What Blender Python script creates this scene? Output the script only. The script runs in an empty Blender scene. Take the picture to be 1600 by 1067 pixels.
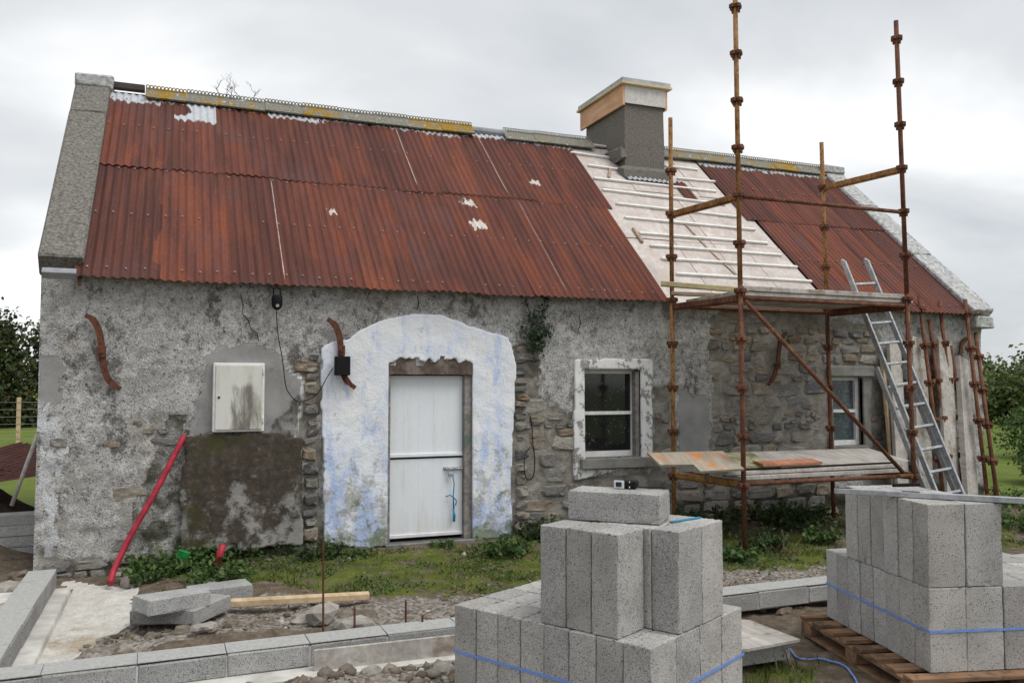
import bpy, math, random
import numpy as np
from mathutils import Vector, Matrix

# ------------------------------------------------------------------ camera, sky, sun
scn = bpy.context.scene
col = scn.collection
F = 1330.0                                   # focal length in photo pixels (1600 wide)
YAW = math.radians(21.7); PIT = math.atan(66.5 / F)
CAM = np.array([0.0, 0.0, 1.65])
cd = bpy.data.cameras.new('camera'); cam = bpy.data.objects.new('camera', cd); col.objects.link(cam)
cd.sensor_width = 36; cd.lens = F / 1600 * 36; cd.clip_end = 3000; cd.clip_start = 0.05
cam.location = CAM; cam.rotation_euler = (math.pi / 2 + PIT, 0, -YAW)
scn.camera = cam
scn.view_settings.view_transform = 'Standard'; scn.view_settings.look = 'None'
scn.view_settings.gamma = 1.0; scn.view_settings.exposure = 0.55

SUN_AZ = math.radians(140); SUN_EL = math.radians(58)     # azimuth clockwise from +Y
w = bpy.data.worlds.new('World'); scn.world = w; w.use_nodes = True
def world_nodes():
    nt = w.node_tree; N = nt.nodes; L = nt.links; N.clear()
    out = N.new('ShaderNodeOutputWorld'); bg = N.new('ShaderNodeBackground')
    sky = N.new('ShaderNodeTexSky'); sky.sky_type = 'NISHITA'; sky.sun_disc = False
    sky.sun_elevation = SUN_EL; sky.sun_rotation = SUN_AZ
    sm = N.new('ShaderNodeVectorMath'); sm.operation = 'SCALE'; sm.inputs['Scale'].default_value = 0.12
    L.new(sky.outputs[0], sm.inputs[0])
    tc = N.new('ShaderNodeTexCoord'); sx = N.new('ShaderNodeSeparateXYZ'); L.new(tc.outputs['Generated'], sx.inputs[0])
    az = N.new('ShaderNodeMath'); az.operation = 'ABSOLUTE'; L.new(sx.outputs[2], az.inputs[0])
    ad = N.new('ShaderNodeMath'); ad.inputs[1].default_value = 0.28; L.new(az.outputs[0], ad.inputs[0])
    cx = N.new('ShaderNodeCombineXYZ')
    for i in (0, 1):
        dv = N.new('ShaderNodeMath'); dv.operation = 'DIVIDE'
        L.new(sx.outputs[i], dv.inputs[0]); L.new(ad.outputs[0], dv.inputs[1]); L.new(dv.outputs[0], cx.inputs[i])
    n1 = N.new('ShaderNodeTexNoise'); n1.inputs['Scale'].default_value = 1.1; n1.inputs['Detail'].default_value = 5
    n1.inputs['Roughness'].default_value = 0.5; n1.inputs['Distortion'].default_value = 0.35
    mp = N.new('ShaderNodeMapping'); mp.inputs['Location'].default_value = (3.3, 1.2, 0); mp.inputs['Scale'].default_value = (.75, 1.1, 1)
    L.new(cx.outputs[0], mp.inputs[0]); L.new(mp.outputs[0], n1.inputs['Vector'])
    rp = N.new('ShaderNodeValToRGB'); e = rp.color_ramp.elements
    e[0].position = 0.34; e[0].color = (.43, .45, .47, 1); e[1].position = 0.66; e[1].color = (.80, .80, .795, 1)
    m = e.new(0.5); m.color = (.56, .572, .578, 1)
    L.new(n1.outputs[0], rp.inputs[0])
    mx = N.new('ShaderNodeMix'); mx.data_type = 'RGBA'; mx.inputs[0].default_value = 0.93
    L.new(sm.outputs[0], mx.inputs[6]); L.new(rp.outputs[0], mx.inputs[7])
    L.new(mx.outputs[2], bg.inputs[0]); bg.inputs[1].default_value = 1.0
    L.new(bg.outputs[0], out.inputs[0])
world_nodes()
sl = bpy.data.lights.new('sun', 'SUN'); sl.energy = 1.5; sl.angle = math.radians(35); sl.color = (1, .97, .92)
so = bpy.data.objects.new('sun', sl); col.objects.link(so)
so.rotation_euler = Vector((-math.sin(SUN_AZ) * math.cos(SUN_EL), -math.cos(SUN_AZ) * math.cos(SUN_EL), -math.sin(SUN_EL))).to_track_quat('-Z', 'Y').to_euler()

# ------------------------------------------------------------------ helpers
fw = np.array([math.sin(YAW) * math.cos(PIT), math.cos(YAW) * math.cos(PIT), math.sin(PIT)])
rt = np.array([math.cos(YAW), -math.sin(YAW), 0]); upv = np.cross(rt, fw)
def P(x, y, X=None, Y=None, Z=None, plane=None):
    """photo pixel -> point on a known plane of the place"""
    v = F * fw + (x - 800) * rt - (y - 533.5) * upv
    if X is not None: t = (X - CAM[0]) / v[0]
    elif Y is not None: t = (Y - CAM[1]) / v[1]
    elif Z is not None: t = (Z - CAM[2]) / v[2]
    else:
        p, n = map(np.array, plane); t = np.dot(p - CAM, n) / np.dot(v, n)
    return CAM + t * v
R = random.Random(7)
rng = np.random.default_rng(5)
def S(r, g, b): return tuple(((c / 255) / 12.92 if c / 255 < .04045 else ((c / 255 + .055) / 1.055) ** 2.4) for c in (r, g, b))

def _h(ix, iy, s):
    n = (ix.astype(np.int64) * 374761393 + iy.astype(np.int64) * 668265263 + s * 974634777) & 0xffffffff
    n = ((n ^ (n >> 13)) * 1274126177) & 0xffffffff
    return ((n ^ (n >> 16)) & 0xffff) / 65535.0
def vn(x, y, s=0):
    x = np.asarray(x, float); y = np.asarray(y, float)
    ix = np.floor(x); iy = np.floor(y); fx = x - ix; fy = y - iy
    fx = fx * fx * (3 - 2 * fx); fy = fy * fy * (3 - 2 * fy)
    a = _h(ix, iy, s); b = _h(ix + 1, iy, s); c = _h(ix, iy + 1, s); d = _h(ix + 1, iy + 1, s)
    return (a + (b - a) * fx) * (1 - fy) + (c + (d - c) * fx) * fy
def fbm(x, y, s=0, o=4):
    r = 0; a = .5; t = 0
    for i in range(o):
        r = r + a * vn(np.asarray(x) * 2 ** i, np.asarray(y) * 2 ** i, s + i * 17); t += a; a *= .5
    return r / t
def inpoly(x, y, poly):
    x = np.asarray(x, float); y = np.asarray(y, float); r = np.zeros(np.broadcast(x, y).shape, bool)
    n = len(poly)
    for i in range(n):
        x1, y1 = poly[i][:2]; x2, y2 = poly[(i + 1) % n][:2]
        if y1 == y2: continue
        c = ((y1 > y) != (y2 > y)) & (x < (x2 - x1) * (y - y1) / (y2 - y1) + x1)
        r ^= c
    return r
def sstep(a, b, x): t = np.clip((np.asarray(x, float) - a) / (b - a), 0, 1); return t * t * (3 - 2 * t)

class MB:
    def __init__(s): s.v = []; s.f = []
    def add(s, vs, fs):
        o = len(s.v); s.v += [tuple(map(float, p)) for p in vs]; s.f += [tuple(i + o for i in f) for f in fs]; return s
    def box(s, x0, x1, y0, y1, z0, z1, b=0.0, M=None, jit=0):
        if b <= 0:
            vs = [(x, y, z) for z in (z0, z1) for y in (y0, y1) for x in (x0, x1)]
            fs = [(0, 2, 3, 1), (4, 5, 7, 6), (0, 1, 5, 4), (2, 6, 7, 3), (0, 4, 6, 2), (1, 3, 7, 5)]
        else:
            c = ((x0 + x1) / 2, (y0 + y1) / 2, (z0 + z1) / 2); h = ((x1 - x0) / 2, (y1 - y0) / 2, (z1 - z0) / 2)
            vs = []; idx = {}
            for sx in (-1, 1):
                for sy in (-1, 1):
                    for sz in (-1, 1):
                        for a in range(3):
                            p = [sx * (h[0] - b), sy * (h[1] - b), sz * (h[2] - b)]
                            p[a] = (sx, sy, sz)[a] * h[a]
                            idx[(sx, sy, sz, a)] = len(vs); vs.append([p[i] + c[i] for i in range(3)])
            fs = []
            for a in range(3):
                o = [i for i in range(3) if i != a]
                for sg in (-1, 1):
                    q = []
                    for (p, r) in ((-1, -1), (1, -1), (1, 1), (-1, 1)):
                        k = [0, 0, 0]; k[a] = sg; k[o[0]] = p; k[o[1]] = r; q.append(idx[(*k, a)])
                    fs.append(q if (sg > 0) == (a != 1) else q[::-1])
            for a in range(3):       # edge chamfers parallel to axis a
                o = [i for i in range(3) if i != a]
                for p in (-1, 1):
                    for r in (-1, 1):
                        def K(e, ax):
                            k = [0, 0, 0]; k[a] = e; k[o[0]] = p; k[o[1]] = r; return idx[(*k, ax)]
                        q = [K(-1, o[0]), K(1, o[0]), K(1, o[1]), K(-1, o[1])]
                        fs.append(q)
            for sx in (-1, 1):
                for sy in (-1, 1):
                    for sz in (-1, 1):
                        fs.append([idx[(sx, sy, sz, a)] for a in range(3)])
        if jit: vs = [[q + R.uniform(-jit, jit) for q in p] for p in vs]
        if M is not None: vs = [tuple(M @ Vector(p)) for p in vs]
        return s.add(vs, fs)
    def bar(s, a, b, wd, ht, up=(0, 0, 1), bev=0):
        a = Vector(a); b = Vector(b); d = b - a; L = d.length; d.normalize()
        u = Vector(up); sd = d.cross(u).normalized(); u = sd.cross(d)
        M = Matrix(((sd.x, d.x, u.x, a.x), (sd.y, d.y, u.y, a.y), (sd.z, d.z, u.z, a.z), (0, 0, 0, 1)))
        return s.box(-wd / 2, wd / 2, 0, L, -ht / 2, ht / 2, bev, M)
    def tube(s, pts, r, n=8, cap=True):
        pts = [Vector(p) for p in pts]; m = len(pts); rs = r if isinstance(r, (list, tuple)) else [r] * m
        vs = []; fs = []; ref = None
        for i, p in enumerate(pts):
            d = (pts[min(i + 1, m - 1)] - pts[max(i - 1, 0)]).normalized()
            if ref is None: ref = d.orthogonal().normalized()
            ref = (ref - d * ref.dot(d)).normalized(); bi = d.cross(ref)
            for k in range(n):
                t = 2 * math.pi * k / n; vs.append(p + (ref * math.cos(t) + bi * math.sin(t)) * rs[i])
        for i in range(m - 1):
            for k in range(n):
                k2 = (k + 1) % n; fs.append((i * n + k, i * n + k2, i * n + n + k2, i * n + n + k))
        if cap: fs.append(tuple(range(n))[::-1]); fs.append(tuple((m - 1) * n + k for k in range(n)))
        return s.add(vs, fs)
    def mesh(s, name, mat, smooth=False, fix=True):
        me = bpy.data.meshes.new(name); me.from_pydata(s.v, [], s.f)
        if mat: me.materials.append(mat)
        if fix:
            import bmesh
            bm = bmesh.new(); bm.from_mesh(me); bmesh.ops.recalc_face_normals(bm, faces=bm.faces); bm.to_mesh(me); bm.free()
        if smooth: me.shade_smooth()
        me.update(); return me
    def build(s, name, mat, parent=None, smooth=False, fix=True, M=None):
        return link(name, s.mesh(name, mat, smooth, fix), parent, M)
def link(name, me, parent=None, M=None):
    o = bpy.data.objects.new(name, me); col.objects.link(o)
    if M is not None: o.matrix_basis = M
    if parent is not None: o.parent = parent
    return o
def tag(o, label, cat, group=None):
    o['label'] = label; o['category'] = cat
    if group: o['group'] = group
    return o
def struct(o): o['kind'] = 'structure'; return o
def empty(name, loc, label, cat, group=None, rz=0):
    o = bpy.data.objects.new(name, None); col.objects.link(o); o.location = loc; o.rotation_euler = (0, 0, rz)
    o.empty_display_size = .1
    return tag(o, label, cat, group)
def frame(o, x, y, z=(0, 0, 0)):
    """matrix from origin and x / y axis directions"""
    x = Vector(x).normalized(); y = Vector(y); y = (y - x * y.dot(x)).normalized(); z_ = x.cross(y)
    return Matrix(((x.x, y.x, z_.x, o[0]), (x.y, y.y, z_.y, o[1]), (x.z, y.z, z_.z, o[2]), (0, 0, 0, 1)))
def smooth(pts, k=6):
    p = [np.array(q, float) for q in pts]; p = [2 * p[0] - p[1]] + p + [2 * p[-1] - p[-2]]; r = []
    for i in range(1, len(p) - 2):
        for t in np.linspace(0, 1, k, endpoint=False): r.append(.5 * (2 * p[i] + (p[i + 1] - p[i - 1]) * t + (2 * p[i - 1] - 5 * p[i] + 4 * p[i + 1] - p[i + 2]) * t ** 2 + (3 * p[i] - p[i - 1] - 3 * p[i + 1] + p[i + 2]) * t ** 3))
    return r + [p[-2]]
def rotz(a): return Matrix.Rotation(a, 4, 'Z')
def grid_mesh(name, V, nx, ny, keep=None):
    """V (ny*nx,3) array; quads where keep"""
    j, i = np.meshgrid(np.arange(ny - 1), np.arange(nx - 1), indexing='ij')
    a = (j * nx + i); q = np.stack([a, a + 1, a + nx + 1, a + nx], -1).reshape(-1, 4)
    if keep is not None: q = q[keep.reshape(-1)]
    return V, q
def arr_mesh(name, V, Q, mat, smooth=True):
    me = bpy.data.meshes.new(name); V = np.asarray(V, np.float32); Q = np.asarray(Q, np.int32); k = Q.shape[1]
    me.vertices.add(len(V)); me.vertices.foreach_set('co', V.ravel())
    me.loops.add(Q.size); me.loops.foreach_set('vertex_index', Q.ravel())
    me.polygons.add(len(Q)); me.polygons.foreach_set('loop_start', np.arange(0, Q.size, k, dtype=np.int32))
    me.update(calc_edges=True); me.validate()
    if mat: me.materials.append(mat)
    if smooth: me.shade_smooth()
    return me
def attr(me, name, A):
    at = me.color_attributes.new(name, 'FLOAT_COLOR', 'POINT')
    B = np.ones((len(A), 4), np.float32); B[:, :A.shape[1]] = A; at.data.foreach_set('color', B.ravel())

# ------------------------------------------------------------------ materials
class NT:
    def __init__(s, name):
        s.m = bpy.data.materials.new(name); s.m.use_nodes = True; s.t = s.m.node_tree; s.N = s.t.nodes; s.L = s.t.links
        s.b = s.N['Principled BSDF']; s.tc = s.N.new('ShaderNodeTexCoord'); s.oi = None
    def set(s, inp, v):
        if hasattr(v, 'links') or isinstance(v, bpy.types.NodeSocket): s.L.new(v, inp)
        else:
            if isinstance(v, tuple) and len(v) == 3 and inp.type == 'RGBA': v = (*v, 1)
            inp.default_value = v
    def rnd(s):
        if not s.oi: s.oi = s.N.new('ShaderNodeObjectInfo')
        return s.oi.outputs['Random']
    def co(s, scale=(1, 1, 1), space='Object', rnd=True):
        m = s.N.new('ShaderNodeMapping'); s.L.new(s.tc.outputs[space], m.inputs[0]); m.inputs['Scale'].default_value = scale
        if rnd:
            v = s.N.new('ShaderNodeVectorMath'); v.operation = 'SCALE'; v.inputs[0].default_value = (37.0, 91.0, 53.0)
            s.L.new(s.rnd(), v.inputs['Scale']); s.L.new(v.outputs[0], m.inputs['Location'])
        return m.outputs[0]
    def noise(s, vec, sc, det=4, ro=.55, dist=0, col=False):
        n = s.N.new('ShaderNodeTexNoise'); s.L.new(vec, n.inputs['Vector']); n.inputs['Scale'].default_value = sc
        n.inputs['Detail'].default_value = det; n.inputs['Roughness'].default_value = ro; n.inputs['Distortion'].default_value = dist
        return n.outputs[1 if col else 0]
    def vor(s, vec, sc, feat='F1', out=0):
        n = s.N.new('ShaderNodeTexVoronoi'); n.feature = feat; s.L.new(vec, n.inputs['Vector']); n.inputs['Scale'].default_value = sc
        return n.outputs[out]
    def wave(s, vec, sc, dist=2, det=2, dirn='X'):
        n = s.N.new('ShaderNodeTexWave'); n.bands_direction = dirn; s.L.new(vec, n.inputs['Vector']); n.inputs['Scale'].default_value = sc
        n.inputs['Distortion'].default_value = dist; n.inputs['Detail'].default_value = det; return n.outputs['Fac']
    def ramp(s, f, *st):
        n = s.N.new('ShaderNodeValToRGB'); s.set(n.inputs[0], f); e = n.color_ramp.elements
        while len(e) < len(st): e.new(.5)
        for q, (p, c) in zip(e, st): q.position = p; q.color = (*c, 1) if isinstance(c, tuple) else (c, c, c, 1)
        return n.outputs[0]
    def mix(s, f, a, b, mode='MIX'):
        n = s.N.new('ShaderNodeMix'); n.data_type = 'RGBA'; n.blend_type = mode
        s.set(n.inputs[0], f); s.set(n.inputs[6], a); s.set(n.inputs[7], b); return n.outputs[2]
    def ma(s, op, a, b=0.0, c=None):
        n = s.N.new('ShaderNodeMath'); n.operation = op; s.set(n.inputs[0], a); s.set(n.inputs[1], b)
        if c is not None: s.set(n.inputs[2], c)
        return n.outputs[0]
    def band(s, f, lo, hi):
        n = s.N.new('ShaderNodeMapRange'); n.interpolation_type = 'SMOOTHSTEP'; s.set(n.inputs[0], f)
        n.inputs[1].default_value = lo; n.inputs[2].default_value = hi; return n.outputs[0]
    def attr(s, name):
        n = s.N.new('ShaderNodeVertexColor'); n.layer_name = name
        p = s.N.new('ShaderNodeSeparateColor'); s.L.new(n.outputs[0], p.inputs[0]); return p.outputs[0], p.outputs[1], p.outputs[2], n.outputs[1]
    def xyz(s, vec):
        n = s.N.new('ShaderNodeSeparateXYZ'); s.L.new(vec, n.inputs[0]); return n.outputs
    def bump(s, h, st=.5, d=.01, prev=None):
        n = s.N.new('ShaderNodeBump'); s.set(n.inputs['Height'], h); n.inputs['Strength'].default_value = st; n.inputs['Distance'].default_value = d
        if prev is not None: s.L.new(prev, n.inputs['Normal'])
        return n.outputs[0]
    def out(s, color, rough=.85, normal=None, metal=0, spec=.3, **k):
        s.set(s.b.inputs['Base Color'], color); s.set(s.b.inputs['Roughness'], rough); s.set(s.b.inputs['Metallic'], metal)
        s.b.inputs['Specular IOR Level'].default_value = spec
        if normal is not None: s.L.new(normal, s.b.inputs['Normal'])
        for a, v in k.items(): s.set(s.b.inputs[a.replace('_', ' ')], v)
        return s.m

def m_simple(name, c, rough=.7, var=.25, sc=12, metal=0, bump=.15, spec=.3):
    n = NT(name); v = n.co(); f = n.noise(v, sc, 5)
    lo = tuple(q * (1 - var) for q in c); hi = tuple(min(1, q * (1 + var)) for q in c)
    return n.out(n.ramp(f, (.3, lo), (.7, hi)), rough, n.bump(n.noise(v, sc * 6, 4), bump, .004), metal, spec)

def m_block(name, base=(.455, .45, .44), tint=.12):
    n = NT(name); v = n.co()
    big = n.noise(v, 5, 4); fine = n.noise(v, 160, 3, .6)
    pits = n.vor(v, 125); pn = n.noise(v, 45, 2)
    pm = n.ma('MULTIPLY', n.band(pits, .34, .18), n.band(pn, .47, .58))
    c = n.ramp(big, (.3, tuple(q * .82 for q in base)), (.7, tuple(q * 1.15 for q in base)))
    c = n.mix(.75, c, n.ramp(fine, (.3, .16), (.7, .64)), 'OVERLAY')
    c = n.mix(n.ma('MULTIPLY', n.rnd(), tint * 2), c, (.36, .32, .27))
    c = n.mix(.45, c, n.ramp(n.ma('FRACT', n.ma('MULTIPLY', n.rnd(), 7.31)), (0, .33), (1, .66)), 'OVERLAY')
    c = n.mix(n.ma('MULTIPLY', n.band(n.noise(v, 2.6, 6, .65), .5, .72), .35), c, (.24, .23, .215))
    c = n.mix(pm, c, (.045, .045, .045))
    h = n.ma('SUBTRACT', n.ma('MULTIPLY', fine, .7), n.ma('MULTIPLY', pm, 1.3))
    return n.out(c, .95, n.bump(h, .7, .006), 0, .15)
M_block = m_block('concrete_block')
M_block_old = m_block('laid_block', (.38, .38, .375), .05)

def m_wall():
    n = NT('roughcast_wall'); v = n.co(rnd=False)
    paint, cement, stone, moss = n.attr('zone')
    n1 = n.noise(v, 2.2, 5, .6); n2 = n.noise(v, 14, 6, .7); n3 = n.noise(v, 70, 5, .65); n4 = n.noise(v, 6, 8, .7, .6)
    c = n.ramp(n2, (.28, (.22, .212, .2)), (.45, (.46, .452, .438)), (.66, (.66, .655, .65)))
    c = n.mix(n.ma('MULTIPLY', n.band(n1, .5, .7), .35), c, (.25, .235, .215))
    c = n.mix(.65, c, n.ramp(n3, (.34, .14), (.64, .68)), 'OVERLAY')
    c = n.mix(n.ma('MULTIPLY', n.band(n.noise(v, 3.1, 8, .78), .5, .64), .55), c, n.ramp(n3, (.35, (.45, .45, .455)), (.6, (.66, .66, .665))))
    c = n.mix(n.ma('MULTIPLY', n.band(n.noise(n.co((1, 1, .7), rnd=False), 3.6, 9, .8), .53, .61), .85), c, n.ramp(n3, (.35, (.05, .046, .043)), (.65, (.19, .178, .165))))
    c = n.mix(n.ma('MULTIPLY', n.band(n.noise(n.co((1, 1, .5), rnd=False), 2.4, 8, .75), .55, .68), .38), c, (.26, .21, .155))
    spots = n.band(n.noise(v, 34, 3, .6), .6, .67)
    c = n.mix(n.ma('MULTIPLY', spots, .75), c, (.06, .055, .05))
    # mortar between the stones
    mo = n.ramp(n4, (.3, (.16, .145, .12)), (.52, (.32, .3, .265)), (.72, (.46, .44, .4)))
    sm = n.band(n.ma('ADD', stone, n.ma('MULTIPLY', n.ma('SUBTRACT', n4, .5), 1.0)), .42, .58)
    c = n.mix(sm, c, mo)
    # smooth cement patches
    ce = n.ramp(n.noise(v, 4, 6, .6), (.3, (.22, .218, .215)), (.7, (.34, .335, .33)))
    cm = n.band(n.ma('ADD', cement, n.ma('MULTIPLY', n.ma('SUBTRACT', n2, .5), .25)), .46, .54)
    c = n.mix(cm, c, ce)
    # old limewash
    pm = n.band(n.ma('ADD', paint, n.ma('MULTIPLY', n.ma('SUBTRACT', n.noise(v, 9, 8, .72), .5), 1.7)), .5, .6)
    c = n.mix(pm, c, n.ramp(n3, (.35, (.45, .46, .48)), (.6, (.72, .73, .75))))
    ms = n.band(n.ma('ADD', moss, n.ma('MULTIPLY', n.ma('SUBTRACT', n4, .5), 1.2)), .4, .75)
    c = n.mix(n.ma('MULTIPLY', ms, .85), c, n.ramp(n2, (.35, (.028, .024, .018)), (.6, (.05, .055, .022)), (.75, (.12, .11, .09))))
    rough_h = n.ma('ADD', n.ma('MULTIPLY', n2, .8), n.ma('MULTIPLY', n3, .9))
    hh = n.ma('MULTIPLY', rough_h, n.ma('SUBTRACT', 1.0, n.ma('MULTIPLY', cm, .85)))
    return n.out(c, .95, n.bump(hh, 1.0, .028), 0, .12)
M_wall = m_wall()
def m_stone():
    n = NT('rubble_stone'); v = n.co(); f = n.noise(v, 7, 6, .65); g = n.noise(v, 40, 4, .6)
    base = n.ramp(n.rnd(), (0, (.13, .13, .135)), (.25, (.27, .255, .235)), (.5, (.3, .25, .19)), (.65, (.17, .165, .16)), (.8, (.36, .34, .3)), (1, (.23, .165, .11)))
    c = n.mix(.7, base, n.ramp(f, (.3, .2), (.7, .72)), 'OVERLAY')
    c = n.mix(n.ma('MULTIPLY', n.band(n.noise(n.co((1, 1, 1), 'Object'), .9, 6, .75), .55, .66), .8), c, (.40, .38, .345))
    return n.out(c, .92, n.bump(n.ma('ADD', f, n.ma('MULTIPLY', g, .4)), .8, .02), 0, .15)
M_stone = m_stone()
def m_lime():
    n = NT('blue_white_limewash'); v = n.co(rnd=False)
    n1 = n.noise(v, 2.6, 6, .65); n2 = n.noise(v, 45, 5, .7); n3 = n.noise(n.co((1, 1, .35), rnd=False), 6, 7, .7)
    z = n.xyz(v)[2]
    low = n.ma('SUBTRACT', 1.0, n.band(z, .1, 1.75))
    c = n.ramp(n1, (.3, (.66, .71, .8)), (.7, (.78, .78, .78)))
    bl = n.band(n.ma('ADD', n3, n.ma('MULTIPLY', low, .10)), .5, .7)
    c = n.mix(n.ma('MULTIPLY', bl, .9), c, (.40, .51, .79))
    dirt = n.band(n.ma('ADD', n.noise(v, 7, 8, .75), n.ma('MULTIPLY', low, .17)), .6, .72)
    c = n.mix(n.ma('MULTIPLY', dirt, .7), c, n.ramp(n2, (.4, (.2, .19, .16)), (.65, (.5, .49, .46))))
    gr = n.band(n.ma('ADD', n.noise(v, 5, 6, .7, .3), n.ma('MULTIPLY', n.ma('SUBTRACT', 1.0, n.band(z, .1, .7)), .22)), .66, .76)
    c = n.mix(n.ma('MULTIPLY', gr, .8), c, (.13, .17, .1))
    return n.out(c, .9, n.bump(n.ma('ADD', n2, n.ma('MULTIPLY', n.noise(v, 12, 4), 1.4)), .55, .012), 0, .15)
M_lime = m_lime()
def m_flake():
    n = NT('flaking_white_paint'); v = n.co(rnd=False); a = n.noise(v, 9, 7, .7); b = n.noise(v, 60, 4)
    c = n.mix(n.band(a, .53, .57), (.7, .7, .7), n.ramp(b, (.3, (.22, .21, .2)), (.7, (.36, .35, .34))))
    return n.out(c, .9, n.bump(n.ma('ADD', b, n.ma('MULTIPLY', n.band(a, .57, .53), .8)), .6, .008), 0, .15)
M_flake = m_flake()
def m_buttress():
    n = NT('mossy_cement'); v = n.co(rnd=False); a = n.noise(v, 3.0, 9, .72); z = n.xyz(v)[2]; x = n.xyz(v)[0]; b = n.noise(v, 16, 6, .7)
    m_ = n.band(n.ma('ADD', a, n.ma('MULTIPLY', n.band(z, .2, 1.0), .2)), .5, .6)
    c = n.ramp(n.noise(v, 5, 5), (.3, (.19, .18, .17)), (.7, (.31, .3, .285)))
    c = n.mix(n.ma('MULTIPLY', m_, .92), c, n.ramp(b, (.3, (.022, .018, .014)), (.55, (.06, .046, .034)), (.72, (.13, .11, .09))))
    gm = n.band(n.ma('ADD', n.noise(v, 4.5, 6, .7), n.ma('ADD', n.ma('MULTIPLY', n.band(x, .5, .1), .14), n.ma('MULTIPLY', n.band(z, .95, 1.2), .12))), .6, .7)
    c = n.mix(n.ma('MULTIPLY', gm, .7), c, (.055, .055, .022))
    return n.out(c, .95, n.bump(n.ma('ADD', b, n.ma('MULTIPLY', m_, .4)), .7, .015), 0, .1)
M_butt = m_buttress()
FLAKES = [(590, 301, .075), (618, 346, .085), (733, 316, .085), (748, 351, .1), (836, 285, .07), (614, 383, .05), (520, 330, .05), (850, 322, .05)]
def m_roof(name, galv, orange=.0, dark=.0, L=1.73, wear=False):
    n = NT(name); v = n.co(); st = n.co((9, .5, 1)); st2 = n.co((27, .8, 1)); y = n.xyz(n.tc.outputs['Object'])[1]
    a = n.noise(st, 1.0, 6, .6); b = n.noise(n.co((5, .8, 1)), 1, 6, .65); f = n.noise(v, 45, 4, .65); s2 = n.noise(st2, 1.0, 5, .65)
    c = n.ramp(a, (.28, (.056, .022, .018)), (.5, (.105, .034, .025)), (.74, (.15, .045, .03)))
    c = n.mix(n.ma('MULTIPLY', n.band(n.ma('ADD', b, n.ma('MULTIPLY', n.ma('SUBTRACT', n.rnd(), .5), .1 + orange)), .46, .68), .6), c, (.205, .056, .023))
    c = n.mix(n.ma('MULTIPLY', n.band(n.ma('ADD', s2, dark), .56, .76), .65), c, (.04, .024, .022))
    c = n.mix(n.ma('MULTIPLY', n.band(s2, .46, .3), .4), c, (.17, .068, .045))
    c = n.mix(n.ma('MULTIPLY', n.band(n.noise(v, 1.3, 3), .5, .7), .5), c, (.105, .05, .048))
    c = n.mix(.35, c, n.ramp(n.rnd(), (0, .3), (1, .66)), 'OVERLAY')
    c = n.mix(.5, c, n.ramp(f, (.3, .25), (.7, .68)), 'OVERLAY')
    if wear:
        g = n.N.new('ShaderNodeNewGeometry'); pos = g.outputs['Position']; mask = None
        wob = n.ma('MULTIPLY', n.ma('SUBTRACT', n.noise(n.co((1, .45, 1), rnd=False), 30, 3, .6), .5), .26)
        for (px, py, r_) in FLAKES:
            q = P(px, py, plane=((0, 8.06, 2.58), (0, -2.49, 2.74))); d = n.N.new('ShaderNodeVectorMath'); d.operation = 'DISTANCE'; n.L.new(pos, d.inputs[0]); d.inputs[1].default_value = tuple(q)
            k = n.band(n.ma('ADD', d.outputs['Value'], wob), r_, r_ - .02); mask = k if mask is None else n.ma('MAXIMUM', mask, k)
        X, Y, Z = n.xyz(pos)
        for (xx, z0, z1) in ((2.62, 3.95, 5.0), (3.76, 3.95, 5.1), (3.86, 2.6, 3.9), (.95, 2.6, 3.9)):
            k = n.ma('MULTIPLY', n.band(n.ma('ADD', n.ma('ABSOLUTE', n.ma('SUBTRACT', X, xx)), n.ma('MULTIPLY', n.noise(n.co((1, 3, 1), rnd=False), 2, 3), .012)), .0125, .008), n.ma('MULTIPLY', n.band(Z, z0, z0 + .1), n.band(Z, z1, z1 - .1)))
            mask = n.ma('MAXIMUM', mask, n.ma('MULTIPLY', k, .6))
        c = n.mix(mask, c, (.55, .51, .47))
    if galv > 0:
        g = n.band(n.ma('ADD', y, n.ma('MULTIPLY', n.ma('SUBTRACT', n.noise(n.co((14, 2.2, 1)), 1, 4, .6), .5), .3)), L - galv - .02, L - galv + .025)
        c = n.mix(g, c, n.ramp(f, (.3, (.36, .38, .41)), (.7, (.55, .57, .6))))
    return n.out(c, .7, n.bump(f, .25, .004), 0, .22)
M_rust_low = m_roof('rusted_iron_sheet', 0, .06, 0, wear=True); M_rust_top = m_roof('rusted_iron_sheet_upper', .2, wear=True)
M_rust_mid = m_roof('rusted_iron_sheet_clean_top', .13, .05, wear=True)
M_rust_dark = m_roof('dark_rusted_iron_sheet', 0, 0, .07)
M_rust_bright = m_roof('bright_galvanised_sheet', .55)
def m_rusttube(name, c0, c1, c2):
    n = NT(name); v = n.co((1, 1, .5)); a = n.noise(v, 9, 6, .7); b = n.noise(v, 55, 4, .7)
    c = n.ramp(a, (.3, c0), (.5, c1), (.72, c2)); c = n.mix(n.ma('MULTIPLY', n.band(b, .52, .62), .8), c, tuple(q * .5 for q in c0))
    return n.out(c, .85, n.bump(b, .4, .004), 0, .25)
M_scaf = m_rusttube('rusty_scaffold_steel', (.07, .03, .02), (.14, .058, .034), (.24, .115, .055))
M_scaf_y = m_rusttube('ochre_rusty_steel', (.10, .045, .02), (.30, .155, .06), (.44, .26, .11))
M_iron = m_rusttube('rusty_anchor_iron', (.055, .025, .017), (.11, .045, .028), (.17, .07, .035))
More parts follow.
